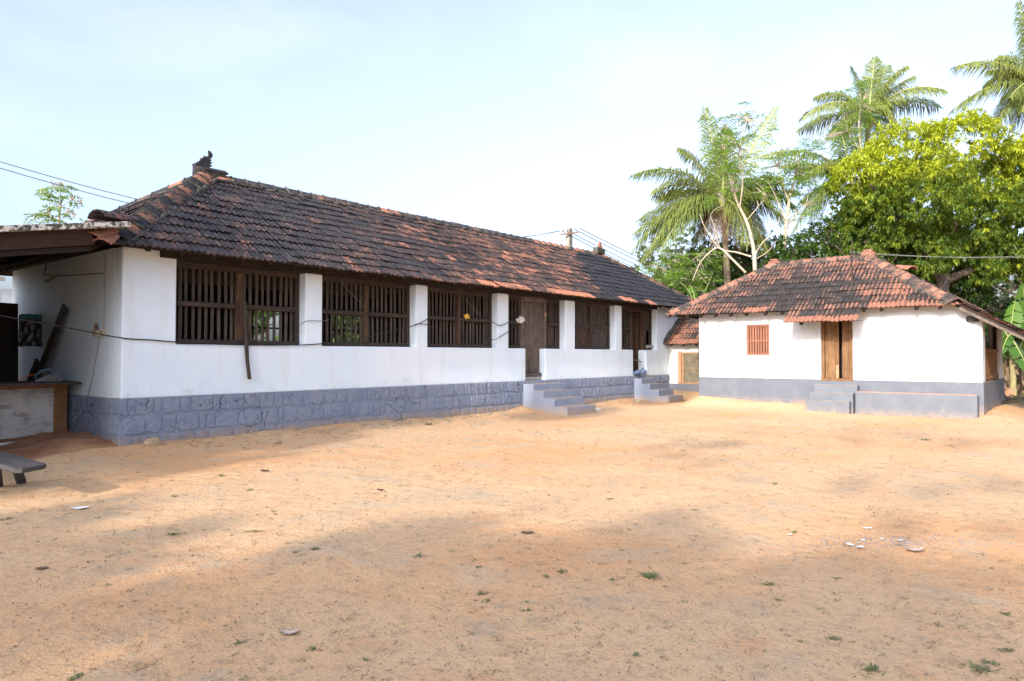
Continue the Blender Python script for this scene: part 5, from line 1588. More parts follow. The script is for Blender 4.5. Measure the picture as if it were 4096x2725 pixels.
def palm(label, base, crown, tips, dead=(), nuts=6, rnd=6, flen=4.2, seed=1, extra_tips=(), ll=1.25):
    base, crown = Vector(base), Vector(crown)
    t = empty('coconut_palm', base, label, 'palm tree')
    x = MB()
    mid = base.lerp(crown, 0.5) + Vector((0.25, -0.2, 0))
    P = bezier(base, mid, crown, 34)
    x.tube(P, [0.19 - 0.07 * i / 33 + (0.012 if i % 2 else 0) + (0.08 if i < 2 else 0) for i in range(34)], 10)
    x.build('trunk', M['bark_palm'], t)
    for i, (tp, lift) in enumerate(tips): frond('frond', t, crown, tp, lift, M['palm'], seed=seed * 100 + i, ll=ll)
    for i, (tp, lift) in enumerate(dead): frond('dead_frond', t, crown + Vector((0, 0, -0.2)), tp, lift, M['palm_dead'], nl=40, ll=0.6, hang=1.2, seed=seed * 100 + 60 + i)
    rs = random.Random(seed)
    for i in range(rnd):
        az = rs.uniform(0, 2 * math.pi); el = rs.uniform(-0.2, 1.1)
        v = Vector((math.cos(az) * math.cos(el), math.sin(az) * math.cos(el), math.sin(el) * 0.8 - 0.12)) * flen * rs.uniform(0.8, 1.0)
        # keep the random ones on the far side of the crown
        if v.dot(FWD) < 0: v -= FWD * 2 * v.dot(FWD)
        frond('frond', t, crown, crown + v, rs.uniform(0.5, 1.2), M['palm'], seed=seed * 100 + 30 + i, ll=ll)
    for i in range(nuts):
        az = rs.uniform(0, 6.28); c = crown + Vector((math.cos(az) * 0.28, math.sin(az) * 0.28, -0.30 - 0.12 * (i % 3)))
        bm = bmesh.new(); bmesh.ops.create_uvsphere(bm, u_segments=10, v_segments=7, radius=0.13)
        for v in bm.verts: v.co.z *= 1.2
        me = bpy.data.meshes.new('coconut'); bm.to_mesh(me); bm.free(); me.materials.append(M['coconut'])
        for p_ in me.polygons: p_.use_smooth = True
        place(bpy.data.objects.new('coconut', me), c, t)
    return t

def z7(x, y): return 2500 + x / 1.742, 350 + y / 1.742
def z8(x, y): return 3100 + x / 1.254, y / 1.254
P1D = 33.0
def q7(x, y, dd=0.0): px, py = z7(x, y); return at(px, py, P1D + dd)
c1 = q7(680, 830); b1 = q7(705, 1400); b1 = Vector((b1.x, b1.y, 0))
palm('coconut palm with drooping fronds rising between the two roofs', b1, c1,
     [(q7(75, 600, -1.0), 1.7), (q7(385, 430, 0.6), 0.9), (q7(560, 150, 0.8), 0.5), (q7(1045, 145, 1.6), 0.2), (q7(85, 1270, -0.6), 2.4), (q7(150, 1180, -1.2), 2.3), (q7(60, 1130, 0.8), 2.1), (q7(250, 1130, -1.6), 1.9), (q7(1000, 1160, -1.0), 1.9), (q7(1180, 820, 0.6), 1.6), (q7(330, 900, 1.0), 1.2), (q7(1060, 640, -0.6), 0.8), (q7(1090, 900, -1.0), 1.5),
      (q7(860, 1090, -1.6), 1.7), (q7(470, 1120, 0.4), 1.6), (q7(700, 300, -1.2), 0.6), (q7(200, 740, 1.4), 1.5), (q7(960, 760, 1.8), 1.4), (q7(960, 1080, 1.6), 1.8)],
     dead=[(q7(520, 1050, -0.3), 0.9), (q7(610, 1120, -0.8), 0.8), (q7(720, 1060, -1.2), 0.8), (q7(380, 960, 0.3), 0.9), (q7(800, 1140, 0.2), 0.8)], nuts=8, rnd=7, seed=3)
P2D = 40.0
def q8(x, y, dd=0.0): px, py = z8(x, y); return at(px, py, P2D + dd)
c2_ = q8(470, 585); b2_ = q8(330, 1300); b2_ = Vector((b2_.x, b2_.y, 0))
palm('tall coconut palm with upright fronds above the mango tree', b2_, c2_,
     [(q8(140, 590, -0.8), 1.7), (q8(215, 480, 0.4), 1.2), (q8(385, 340, 0.6), 0.4), (q8(500, 290, 0.3), 0.3), (q8(650, 340, -0.4), 1.0), (q8(845, 450, -0.6), 1.5), (q8(820, 540, 0.7), 1.2), (q8(270, 690, -0.6), 1.1), (q8(690, 385, 1.2), 0.7), (q8(600, 620, -1.0), 1.2), (q8(330, 720, 0.8), 1.2), (q8(410, 760, -0.7), 1.3), (q8(560, 330, 1.4), 0.5)],
     nuts=4, rnd=6, seed=5)
P3D = 35.0
def q8b(x, y, dd=0.0): px, py = z8(x, y); return at(px, py, P3D + dd)
c3 = q8b(1330, 450); b3_ = Vector((c3.x + 0.4, c3.y - 0.3, 0))
palm('coconut palm half cut off by the right edge', b3_, c3,
     [(q8b(915, 330, -0.5), 1.4), (q8b(1222, 15, 0.3), 0.3), (q8b(895, 550, 0.4), 1.5), (q8b(1100, 640, -0.8), 1.4), (q8b(1180, 490, -1.5), 1.0), (q8b(1060, 420, 0.9), 1.3), (q8b(1190, 650, 0.6), 1.6), (q8b(1290, 0, -0.8), 0.3), (q8b(1240, 560, -1.6), 1.0), (q8b(1500, 120, 0), 0.8), (q8b(1620, 380, 0.5), 1.2)],
     dead=[(q8b(1230, 660, -0.6), 0.8)], nuts=5, rnd=4, seed=8)
P4D = 38.0
def q7b(x, y, dd=0.0): px, py = z7(x, y); return at(px, py, P4D + dd)
c4 = q7b(1580, 640); b4 = Vector((c4.x, c4.y, 0))
palm('coconut palm mostly hidden behind the left side of the mango tree', b4, c4,
     [(q7b(985, 470, -0.6), 1.6), (q7b(1225, 640, -0.8), 1.5), (q7b(1230, 790, 0.4), 0.7), (q7b(1170, 1010, -0.4), 1.6), (q7b(1300, 900, 0.8), 1.4), (q7b(1500, 300, 1.0), 0.4), (q7b(1900, 420, 1.0), 1.0), (q7b(1860, 800, 0.5), 1.2)], nuts=3, rnd=3, seed=11)

# --- light feathery trees with pale bare limbs
def feathery(label, base, limbs, tufts, n, name='feathery_tree', size=0.047, spread=0.62, tintm=0.5, bark='bark_pale', cat='tree'):
    t = empty(name, base, label, cat)
    x = MB()
    for pts, r0, r1 in limbs:
        P_ = [Vector(p) for p in pts]; out = []
        for i in range(len(P_) - 1):
            p0, p1, p2, p3 = P_[max(i - 1, 0)], P_[i], P_[i + 1], P_[min(i + 2, len(P_) - 1)]
            for k in range(5):
                q = k / 5
                out.append(0.5 * ((2 * p1) + (p2 - p0) * q + (2 * p0 - 5 * p1 + 4 * p2 - p3) * q * q + (3 * p1 - p0 - 3 * p2 + p3) * q ** 3))
        out.append(P_[-1])
        x.tube(out, [r0 + (r1 - r0) * i / (len(out) - 1) for i in range(len(out))], 6)
    P, D, Nn, T = [], [], [], []
    for k in range(n):
        c, r = tufts[RNG.integers(len(tufts))]
        v = unit(1)[0] * np.array(r) * RNG.uniform(0.2, 1) ** 0.5
        o = np.array(c) + v
        az = RNG.uniform(0, 2 * np.pi); d = np.array([np.cos(az), np.sin(az), RNG.uniform(-0.5, 0.35)])
        L = RNG.uniform(0.35, 0.65) * spread / 0.55
        if k % 4 == 0:
            e = Vector(o.tolist()); x.tube([e - Vector(d.tolist()) * 0.25, e + Vector(d.tolist()) * L * 0.6], [0.010, 0.004], 3, caps=False)
        side = np.cross(d, [0, 0, 1.0])
        tt = tintm + RNG.normal(0, 0.16)
        for i in range(7):
            b = o + d * L * (i / 6) + np.array([0, 0, -0.25 * L * (i / 6) ** 2])
            for sg in (-1, 1):
                pd = side * sg + d * 0.5
                pd = pd / np.linalg.norm(pd)
                pl = L * 0.42 * (1 - 0.55 * i / 6)
                for j in range(3):
                    P.append(b + pd * pl * (j + 0.5) / 3 + np.array([0, 0, -0.10 * pl * j]) + RNG.normal(0, 0.012, 3)); D.append(pd + d * RNG.uniform(-0.6, 0.9) + RNG.normal(0, 0.3, 3)); Nn.append(np.array([0, 0, 1.0]) + RNG.normal(0, 0.5, 3)); T.append(tt)
    if limbs:
        ends = [Vector(l[0][-1]) for l in limbs] + [Vector(l[0][len(l[0]) // 2]) for l in limbs]
        for c, r in tufts:
            for _ in range(7):
                q = Vector((np.array(c) + unit(1)[0] * np.array(r) * 0.8).tolist())
                e = min(ends, key=lambda v: (v - q).length)
                if (e - q).length < 3.2: x.tube([e, e.lerp(q, 0.5) + Vector((0, 0, 0.12)), q], [0.018, 0.012, 0.005], 4, caps=False)
        x.build('trunk', M[bark], t)
    leaf_object('crown', M['feather'], t, np.array(P), np.array(D), np.array(Nn), size * 1.9, size, np.array(T), 0.1, 0.0)
    return t
FD = 29.5
def f7(x, y, dd=0.0): px, py = z7(x, y); return at(px, py, FD + dd)
def tuft(pts, r, f=f7): return [(tuple(f(x, y, RNG.normal(0, 0.5))), (r, r, r * 0.75)) for x, y in pts]
fb = f7(905, 1290); fb = Vector((fb.x, fb.y, 0))
feathery('pale-limbed feathery tree in front of the nearer palm', fb,
         [([fb, f7(905, 1260), f7(880, 1050), f7(845, 930), f7(790, 820), f7(760, 740)], 0.099, 0.042), ([f7(790, 820), f7(730, 640, 0.4), f7(680, 470, 0.4), f7(690, 300, 0.5)], 0.037, 0.010), ([f7(800, 830), f7(820, 650, -0.3), f7(800, 420, -0.3), f7(850, 230, -0.3)], 0.037, 0.010),
          ([f7(880, 1180), f7(780, 1150, 0.2), f7(660, 1120, 0.4), f7(560, 980, 0.4), f7(520, 880, 0.5)], 0.043, 0.014), ([f7(840, 1290, 0.1), f7(760, 1210, 0.1), f7(660, 1120, 0.4), f7(590, 1150, 0.5), f7(520, 1230, 0.5), f7(470, 1350, 0.5)], 0.056, 0.014),
          ([f7(895, 1180), f7(960, 1080, -0.2), f7(1040, 1010, -0.2), f7(1080, 900, -0.2)], 0.031, 0.010), ([f7(905, 1200), f7(1000, 1140, 0.2), f7(1060, 1060, 0.2)], 0.022, 0.007), ([f7(660, 1120, 0.4), f7(620, 960, 0.2), f7(600, 880, 0.2), f7(690, 810, 0)], 0.022, 0.008), ([f7(845, 930), f7(930, 830), f7(990, 760)], 0.022, 0.007)],
         tuft([(640, 270), (690, 350), (730, 260), (800, 220), (860, 190), (860, 330), (760, 380), (920, 300), (660, 470), (720, 530), (800, 560), (860, 520), (680, 620), (790, 650), (760, 720), (700, 740), (900, 690), (980, 760)], 0.55), 150)
fb = f7(1115, 1280, 1.0); fb = Vector((fb.x, fb.y, 0))
g7 = lambda x, y, dd=0.0: f7(x, y, dd + 1.0)
feathery('slim pale-trunked feathery tree left of the mango tree', fb,
         [([fb, g7(1112, 1200), g7(1118, 1000), g7(1135, 860), g7(1150, 740)], 0.11, 0.06), ([g7(1150, 760), g7(1190, 620), g7(1220, 500)], 0.05, 0.015), ([g7(1140, 790), g7(1090, 660), g7(1060, 550)], 0.05, 0.015), ([g7(1120, 930), g7(1050, 760), g7(1010, 680)], 0.04, 0.012), ([g7(1125, 960), g7(1200, 880), g7(1260, 830)], 0.035, 0.01), ([g7(1118, 1000), g7(1180, 930), g7(1240, 900)], 0.03, 0.01)],
         tuft([(1040, 560), (1090, 500), (1150, 540), (1220, 480), (1260, 560), (1120, 620), (1200, 620), (1280, 640), (1060, 660), (990, 640), (1220, 700), (1250, 850), (1300, 820), (1180, 760)], 0.6, g7), 130)
fb = f7(330, 1420, 2.5); fb = Vector((fb.x, fb.y, 0))
h7 = lambda x, y, dd=0.0: f7(x, y, dd + 2.5)
feathery('bright green feathery shrub showing above the dip between the roofs', fb,
         [([fb, h7(330, 1350), h7(300, 1230)], 0.05, 0.02), ([h7(330, 1350), h7(430, 1240), h7(500, 1180)], 0.04, 0.015), ([h7(330, 1350), h7(230, 1260)], 0.03, 0.01)],
         tuft([(240, 1260), (300, 1220), (330, 1180), (370, 1260), (280, 1310), (350, 1330), (430, 1330), (400, 1200), (470, 1280), (520, 1330), (560, 1240), (600, 1180), (560, 1390), (460, 1400), (190, 1290)], 0.6, h7), 220, name='feathery_shrub', cat='shrub')
c8 = lambda x, y, dd=0.0: at(*z8(x, y), 36.5 + dd)
fb = c8(440, 1200); fb = Vector((fb.x, fb.y, 0))
feathery('feathery climbing tree growing up in front of the tall palm', fb,
         [([fb, c8(420, 1000), c8(430, 760), c8(420, 640), c8(430, 540)], 0.10, 0.02), ([c8(430, 760), c8(370, 660), c8(350, 600)], 0.03, 0.01)],
         tuft([(430, 480), (420, 540), (460, 560), (500, 540), (380, 580), (420, 620), (470, 620), (350, 660), (400, 680), (380, 720), (340, 640), (450, 420), (210, 710), (180, 720)], 0.65, c8), 140)
l0 = at(237, 1421, 24.0); l0.z = 0
lf = lambda px, py, dd=0.0: at(px, py, 24.0 + dd)
feathery('slender feathery sapling showing above the shed roof', l0,
         [([l0, lf(237, 900), lf(243, 820), lf(240, 740)], 0.05, 0.006), ([lf(240, 850), lf(200, 790), lf(165, 770)], 0.014, 0.004), ([lf(243, 830), lf(290, 800), lf(325, 815)], 0.014, 0.004), ([lf(240, 870), lf(190, 860), lf(140, 870)], 0.014, 0.004), ([lf(243, 790), lf(220, 755), lf(212, 742)], 0.01, 0.004), ([lf(242, 840), lf(280, 850), lf(295, 870)], 0.012, 0.004)],
         [(tuple(lf(px, py)), (0.26, 0.26, 0.10)) for px, py in ((225, 745), (255, 750), (180, 775), (205, 795), (270, 785), (300, 805), (320, 812), (215, 830), (160, 862), (190, 875), (270, 850), (285, 865), (225, 880))], 46, name='feathery_sapling', size=0.045, spread=0.42)

# --- broad bushes behind the small house ridge and beyond the dip
def bush(label, px, py, depth, rx, rz, n, mat='bigleaf', leaf=(0.20, 0.075), tm=0.35, name='leafy_bush', lobes=None, cat='bush', ts=0.2):
    b = at(px, 1421, depth); b.z = 0
    L_ = lobes or [(tuple(at(px, py, depth)), (rx, rx, rz))]
    tops = [Vector(l[0]) for l in L_]
    return broadleaf(name, b, L_, n, 11, leaf, M[mat], label, [([b, b.lerp(v, 0.6), v], 0.07, 0.03) for v in tops], cat=cat, tint=lambda p, d: tm + RNG.normal(0, ts), trunk_r=0.06, seed=px * 0.01, droop=0.3, shell=0.35)
bush('dense green bush behind the left part of the small roof ridge', 3260, 1000, 30.5, 1, 1, 900, tm=0.42, lobes=[(tuple(at(3200, 1030, 30)), (1.1, 1.1, 1.1)), (tuple(at(3320, 990, 31)), (1.3, 1.3, 1.4)), (tuple(at(3430, 1040, 31)), (1.3, 1.3, 1.2)), (tuple(at(3120, 1080, 30)), (0.8, 0.8, 0.8)), (tuple(at(3540, 1080, 31)), (1.2, 1.2, 1.0))])
bush('mid-green bushes filling the dip behind the two roofs', 2880, 1040, 35.0, 1, 1, 900, tm=0.45, leaf=(0.17, 0.06), lobes=[(tuple(at(2740, 1090, 35)), (1.4, 1.4, 1.1)), (tuple(at(2860, 1060, 35)), (1.4, 1.4, 1.4)), (tuple(at(2980, 1040, 36)), (1.5, 1.5, 1.5)), (tuple(at(3090, 1030, 35)), (1.3, 1.3, 1.3))])
bush('dark bush below the mango boughs beside the lean-to roof', 3960, 1200, 32.0, 1, 1, 600, tm=0.18, leaf=(0.30, 0.11), lobes=[(tuple(at(3850, 1180, 32)), (1.3, 1.3, 1.1)), (tuple(at(3980, 1250, 33)), (1.4, 1.4, 1.2)), (tuple(at(4120, 1290, 33)), (1.5, 1.5, 1.3)), (tuple(at(4060, 1400, 34)), (1.4, 1.4, 1.2))])
for i, (px, py, dp, rx, rz, lab) in enumerate(((2720, 1075, 58, 4.2, 3.2, 'greyish far tree seen low between the palm fronds'), (2860, 1130, 60, 4.0, 3.0, 'second far tree in the haze below the nearer palm'), (3010, 1120, 62, 4.5, 3.4, 'far tree showing left of the small roof ridge'), (4080, 1150, 60, 5.5, 4.2, 'far tree glimpsed under the mango boughs at the right edge'), (3900, 1260, 62, 4.5, 3.5, 'far tree low behind the lean-to roof'), (4200, 1330, 60, 4.5, 4.0, 'far tree at the right edge beyond the banana plants'))):
    bush(lab, px, py, dp, rx, rz, 420, 'far', (0.45, 0.22), 0.4, 'far_tree', [(tuple(at(px, py, dp)), (rx, rx, rz)), (tuple(at(px + 40, py + 130, dp)), (rx, rx, rz))], 'tree', 0.25)
bush('sunlit green bushes growing behind the long house', 1060, 1300, 32.0, 1, 1, 500, tm=0.4, leaf=(0.3, 0.12), lobes=[(tuple(at(x_, 1310, 31)), (1.5, 1.5, 1.2)) for x_ in (960, 1060, 1200, 1340, 1440)])

# --- banana plants
def banana(label, base, leaves, stem_h, depthv=None):
    t = empty('banana_plant', base, label, 'banana plant')
    x = MB(); b = Vector(base)
    x.tube([b, b + Vector((0.03, 0, stem_h * 0.5)), b + Vector((0.0, 0.05, stem_h))], [0.13, 0.11, 0.07], 9); x.build('stem', M['pseudostem'], t)
    for i, (a, c, lift, wd) in enumerate(leaves):
        a, c = Vector(a), Vector(c)
        pts = bezier(a, a.lerp(c, 0.5) + Vector((0, 0, lift)), c, 26)
        V, T, ti = [], [], []
        tone = RNG.uniform(0.2, 0.75)
        for k, p in enumerate(pts):
            u = k / 25; d = (pts[min(k + 1, 25)] - pts[max(k - 1, 0)]).normalized()
            s = d.cross(Vector((0, 0, 1))); s.normalize(); n = s.cross(d)
            w = wd * math.sin(math.pi * min(1, 0.10 + u * 0.90)) ** 0.6 if 0.10 < u else 0.02
            w *= 1 + 0.10 * math.sin(k * 2.3 + i)
            V += [p - s * w - n * w * 0.25 + Vector((0, 0, -0.25 * w)), p, p + s * w - n * w * 0.25 + Vector((0, 0, -0.25 * w))]; ti += [tone, tone + 0.2, tone]
        for k in range(25):
            q = 3 * k
            if (k * 7 + i) % 9 != 4: T += [(q, q + 1, q + 4), (q, q + 4, q + 3)]
            if (k * 5 + i) % 8 != 3: T += [(q + 1, q + 2, q + 5), (q + 1, q + 5, q + 4)]
        o = tri_object('leaf', M['banana'], t, np.array([tuple(v) for v in V]), np.array(T), np.array(ti))
        rbm = MB(); rbm.tube(pts, [0.022 - 0.017 * k / 25 for k in range(26)], 5); rbm.build('midrib', M['rachis'], o)
    return t
BD = 28.5
bb = lambda px, py, dd=0.0: at(px, py, BD + dd)
g0 = bb(4050, 1421); g0.z = 0
banana('banana plant with broad drooping leaves beyond the lean-to', g0,
       [(bb(4040, 1345), bb(4120, 1500, -0.8), 0.25, 0.36), (bb(4035, 1350), bb(3985, 1300, 0.4), 0.2, 0.30), (bb(4040, 1340), bb(4005, 1420, -0.3), 0.3, 0.22), (bb(4040, 1340), bb(4060, 1200, 0.5), 0.1, 0.34), (bb(4045, 1340), bb(4150, 1260, 0.3), 0.4, 0.34), (bb(4040, 1345), bb(4010, 1460, 0.6), 0.25, 0.2)], 2.1)
g0 = at(4110, 1421, 31.0); g0.z = 0
bb2 = lambda px, py, dd=0.0: at(px, py, 31.0 + dd)
banana('banana plant at the right edge behind the first one', g0,
       [(bb2(4110, 1330), bb2(4020, 1240, 0.2), 0.5, 0.36), (bb2(4110, 1330), bb2(4060, 1470, 0.4), 0.5, 0.3), (bb2(4110, 1330), bb2(4200, 1200, 0.4), 0.3, 0.36), (bb2(4110, 1330), bb2(4090, 1130, -0.5), 0.1, 0.36), (bb2(4110, 1330), bb2(3990, 1370, -0.2), 0.5, 0.28)], 2.6)
bd = lambda px, py, dd=0.0: at(px, py, 30.0 + dd)
g0 = bd(2790, 1421); g0.z = 0
banana('banana plant with leaves poking up in the dip between the roofs', g0,
       [(bd(2790, 1250), bd(2715, 1130, 0.2), 0.6, 0.26), (bd(2790, 1250), bd(2760, 1140, 0.6), 0.4, 0.24), (bd(2790, 1250), bd(2855, 1085, -0.3), 0.1, 0.30), (bd(2790, 1250), bd(2880, 1190, 0.3), 0.6, 0.25)], 3.2)
# dead banana leaves hanging by the stems
x = []
P, D, Nn = [], [], []
for k in range(260):
    px, py = RNG.uniform(3985, 4130), RNG.uniform(1400, 1520)
    P.append(at(px, py, 29.5 + RNG.normal(0, 0.6))); D.append(np.array([RNG.normal(0, 0.25), RNG.normal(0, 0.25), -1.0])); Nn.append(unit(1)[0])
tag(leaf_object('dry_banana_leaves', M['palm_dead'], None, np.array([tuple(p) for p in P]), np.array(D), np.array(Nn), RNG.uniform(0.4, 0.9, 260), 0.16, RNG.uniform(0, 1, 260), 0.3, 0.0), 'mass of dry brown banana leaves hanging by the stems at the right edge', 'dry leaves', kind='stuff')

# --- logs stacked beyond the verandah
for i, (px, py, z, ln, r_, az, lab) in enumerate(((4040, 1572, 0.18, 2.4, 0.17, 12, 'thick log lying with its sawn end towards the yard'), (4075, 1545, 0.14, 2.6, 0.10, -25, 'thin pale log lying across the back of the pile'), (4090, 1575, 0.12, 2.2, 0.12, -8, 'reddish log lying right of the thick log'), (4030, 1530, 0.10, 2.0, 0.08, -30, 'slim branch lying behind the logs near the pier'), (4022, 1600, 0.08, 1.3, 0.07, 50, 'short dark billet leaning by the verandah plinth'))):
    c = at_z(px, py, z); d = RIGHT * math.cos(R(az)) + Vector((FWD.x, FWD.y, 0)).normalized() * math.sin(R(az))
    if i == 0: d = Vector((FWD.x, FWD.y, 0)).normalized() * 0.95 + RIGHT * 0.5
    x = MB(); pts = [c + d * ln * t_ + Vector((0, 0, 0.03 * math.sin(t_ * 7))) for t_ in (0, 0.3, 0.6, 1)]
    x.tube(pts, [r_, r_ * 0.97, r_ * 1.02, r_ * 0.9], 10); tag(x.build('log', M['stone_brown' if i in (0, 2) else 'bark']), lab, 'log', 'logs lying beyond the verandah')

# --- trees standing beyond the left side of the yard, out of the picture; their shade falls on the yard
def shade_tree(base, lobes, n, lab, leaf=(0.40, 0.19), seed=0.0, shell=0.25, sprays=()):
    """lobes: main crown; sprays: (lobe, index of the lobe it grows from), thin boughs that stick out"""
    b = Vector(base)
    top = Vector((b.x, b.y, min(l[0][2] for l in lobes) * 0.75))
    limbs = [([b, b.lerp(top, 0.5), top], 0.24, 0.17)] + [([top, top.lerp(Vector(l[0]), 0.5) + Vector((0, 0, 0.3)), Vector(l[0])], 0.11, 0.04) for l in lobes]
    limbs += [([Vector(lobes[k][0]), Vector(lobes[k][0]).lerp(Vector(l[0]), 0.6), Vector(l[0])], 0.04, 0.012) for l, k in sprays]
    allv = list(lobes) + [l for l, k in sprays]
    return broadleaf('yard_tree', b, allv, n, 12, leaf, M['bigleaf'], lab, limbs, tint=lambda p, d: 0.3 + RNG.normal(0, 0.15), group='trees beyond the yard', seed=seed, shell=shell, twigs=0.05)
shade_tree((-15, 1.0, 0), [((-15, -3.3, 7.5), (2.2, 1.5, 2.2)), ((-15, -1.3, 7.7), (2.2, 1.4, 2.1)), ((-15, 0.6, 7.8), (2.2, 1.4, 2.0)), ((-15, 2.3, 7.2), (2.2, 1.2, 1.8)), ((-15.5, 4.6, 6.8), (2.2, 1.3, 1.6)), ((-15, 6.2, 6.6), (2.2, 1.2, 1.6))], 950,
           'shady tree standing left of the yard outside the picture, nearest the camera', seed=3.0,
           sprays=[(((-15, -1.5, 11.4), (1.2, 1.5, 0.5), 0.30), 1), (((-15, 1.8, 12.6), (1.2, 1.1, 0.6), 0.22), 3), (((-15, -1.0, 14.4), (1.2, 1.4, 0.6), 0.20), 1), (((-15, 4.7, 9.4), (0.9, 0.8, 0.3), 0.3), 4), (((-15, 0.6, 11.4), (1.0, 1.0, 0.7), 0.12), 2), (((-15, -3.4, 12.4), (1.2, 1.2, 0.9), 0.12), 0)])
shade_tree((-16, 11.5, 0), [((-16, 8.6, 8.5), (2.4, 1.25, 2.7)), ((-16, 10.2, 10.8), (2.4, 1.5, 3.6)), ((-16, 12.0, 12.2), (2.4, 1.6, 4.2)), ((-16, 13.8, 10.5), (2.4, 1.6, 4.0)), ((-16, 16.0, 9.0), (2.4, 1.8, 3.6))], 2300,
           'tall shady tree left of the yard outside the picture, in line with the long house', seed=5.0, sprays=[(((-16, 7.6, 15.1), (1.3, 0.85, 1.0), 2.2), 1), (((-16, 7.0, 18.1), (1.2, 0.6, 0.7), 1.6), 2)])
shade_tree((-14, -7.5, 0), [((-14, -5.6, 7.4), (2.2, 1.6, 2.3)), ((-14.5, -8.0, 7.4), (2.4, 1.8, 2.5))], 520, 'shady tree left of the yard outside the picture, farthest behind the camera', seed=8.0)
# ------------------------------------------------------------------ small things on the ground
random.seed(77)
def dry_leaf(px, py, size, mat, label, az, curl=0.25, name='dry_leaf'):
    c = at_z(px, py, 0.0); c.z = ground_z(c.x, c.y) + 0.010
    V, F = [], []
    n = 10
    rs = random.Random(px)
    for i in range(n + 1):
        u = i / n
        w = size * 0.36 * math.sin(math.pi * (0.04 + 0.92 * u)) ** 0.8 * (1 + rs.uniform(-0.12, 0.12))
        for j, s in enumerate((-1, -0.5, 0, 0.5, 1)):
            z = 0.55 * curl * size * (0.28 * abs(s) ** 1.5 + 0.25 * (2 * u - 1) ** 2) + 0.03 * size * rs.uniform(-1, 1)
            V.append((size * (u - 0.5), s * w, max(0.002, z)))
    for i in range(n):
        for j in range(4):
            q = i * 5 + j; F.append((q, q + 5, q + 6, q + 1))
    m = Matrix.Rotation(R(az), 3, 'Z')
    k = len(V)
    vs = [c + m @ Vector(v) for v in V]; lo = [v - Vector((0, 0, 0.0025)) for v in vs]
    x = MB(); x.add(vs, F, True); x.add(lo, [f[::-1] for f in F], True)
    x.tube([c + m @ Vector((-size * 0.5, 0, 0.02 * size)), c + m @ Vector((size * 0.5, 0, 0.03 * size))], 0.003, 4)
    return tag(x.build(name, mat), label, 'leaf')
dry_leaf(1157, 2540, 0.115, M['dry_leaf'], 'pale curled dry leaf on the sand in the near foreground', -48)
dry_leaf(2110, 2132, 0.12, M['dry_leaf2'], 'dark brown folded dry leaf in the middle of the yard', -50, 0.25)
dry_leaf(3660, 2200, 0.16, M['dry_leaf'], 'greyish dry leaf beside the ash patch on the right', -40, 0.35)
dry_leaf(168, 2284, 0.09, M['dry_leaf2'], 'thin dark dry leaf at the left edge of the yard', -40, 0.2)
dry_leaf(1058, 1887, 0.13, M['dry_leaf2'], 'reddish dry leaf near the shadow edge left of centre', -60, 0.5)
dry_leaf(1715, 1708, 0.16, M['dry_leaf2'], 'brown curled leaf on the bank below the stone plinth', -30, 0.7)
dry_leaf(1520, 1965, 0.09, M['dry_leaf2'], 'small brown leaf in the sunlit part of the yard', -70, 0.5)
dry_leaf(318, 2036, 0.18, M['paper'], 'white scrap of paper on the sand at the left', -35, 0.3, 'paper_scrap')
rock('clod', at_z(1110, 1782), 0.075, M['stone_brown'], 'reddish brown clod on the ground near the long plinth', 'clod', seed=31)
rock('clod', at_z(1930, 1700), 0.05, M['stone_brown'], 'small brown clod on the sunlit sand before the steps', 'clod', seed=33)
for i, (px, py) in enumerate(((3470, 2118), (3452, 2160), (3528, 2158), (3400, 2175), (3600, 2165), (3158, 2137), (3440, 2186))):
    dry_leaf(px, py, 0.05 + 0.03 * (i % 3 == 0), M['paper'], 'tiny white paper chip scattered by the ash patch on the right', -60 + 37 * i, 0.4, 'paper_chip')['group'] = 'white paper chips by the ash patch'

# ash patch: grey grit
def scatter(name, n, fn, mat, label, cat, parent=None):
    V, T, ti = [], [], []
    for k in range(n):
        r = fn(k)
        if r is None: continue
        x, y, s, hgt = r
        z = ground_z(x, y)
        a = random.uniform(0, 6.28)
        b = len(V)
        for q in range(4):
            t_ = a + q * 1.5708 + random.uniform(-0.4, 0.4); rr = s * random.uniform(0.6, 1.2)
            V.append((x + math.cos(t_) * rr, y + math.sin(t_) * rr, z - 0.25 * hgt))
        V.append((x + random.uniform(-.3, .3) * s, y + random.uniform(-.3, .3) * s, z + hgt))
        T += [(b, b + 1, b + 4), (b + 1, b + 2, b + 4), (b + 2, b + 3, b + 4), (b + 3, b, b + 4)]
        ti += [random.random()] * 5
    return tag(tri_object(name, mat, None, np.array(V), np.array(T), np.array(ti)), label, cat, kind='stuff')
M['ash'] = m_plain('ash_grey', (0.10, 0.10, 0.11), (0.42, 0.42, 0.43), 60, 0.9)
ap = at_z(3560, 2160)
def f_ash(k):
    u, v = random.gauss(0, 0.42), random.gauss(0, 0.13)
    p = ap + RIGHT * u + Vector((FWD.x, FWD.y, 0)).normalized() * v
    return p.x, p.y, random.uniform(0.006, 0.016), 0.006
scatter('ash_patch', 420, f_ash, M['ash'], 'patch of grey ash and grit on the sand at the right', 'ash')

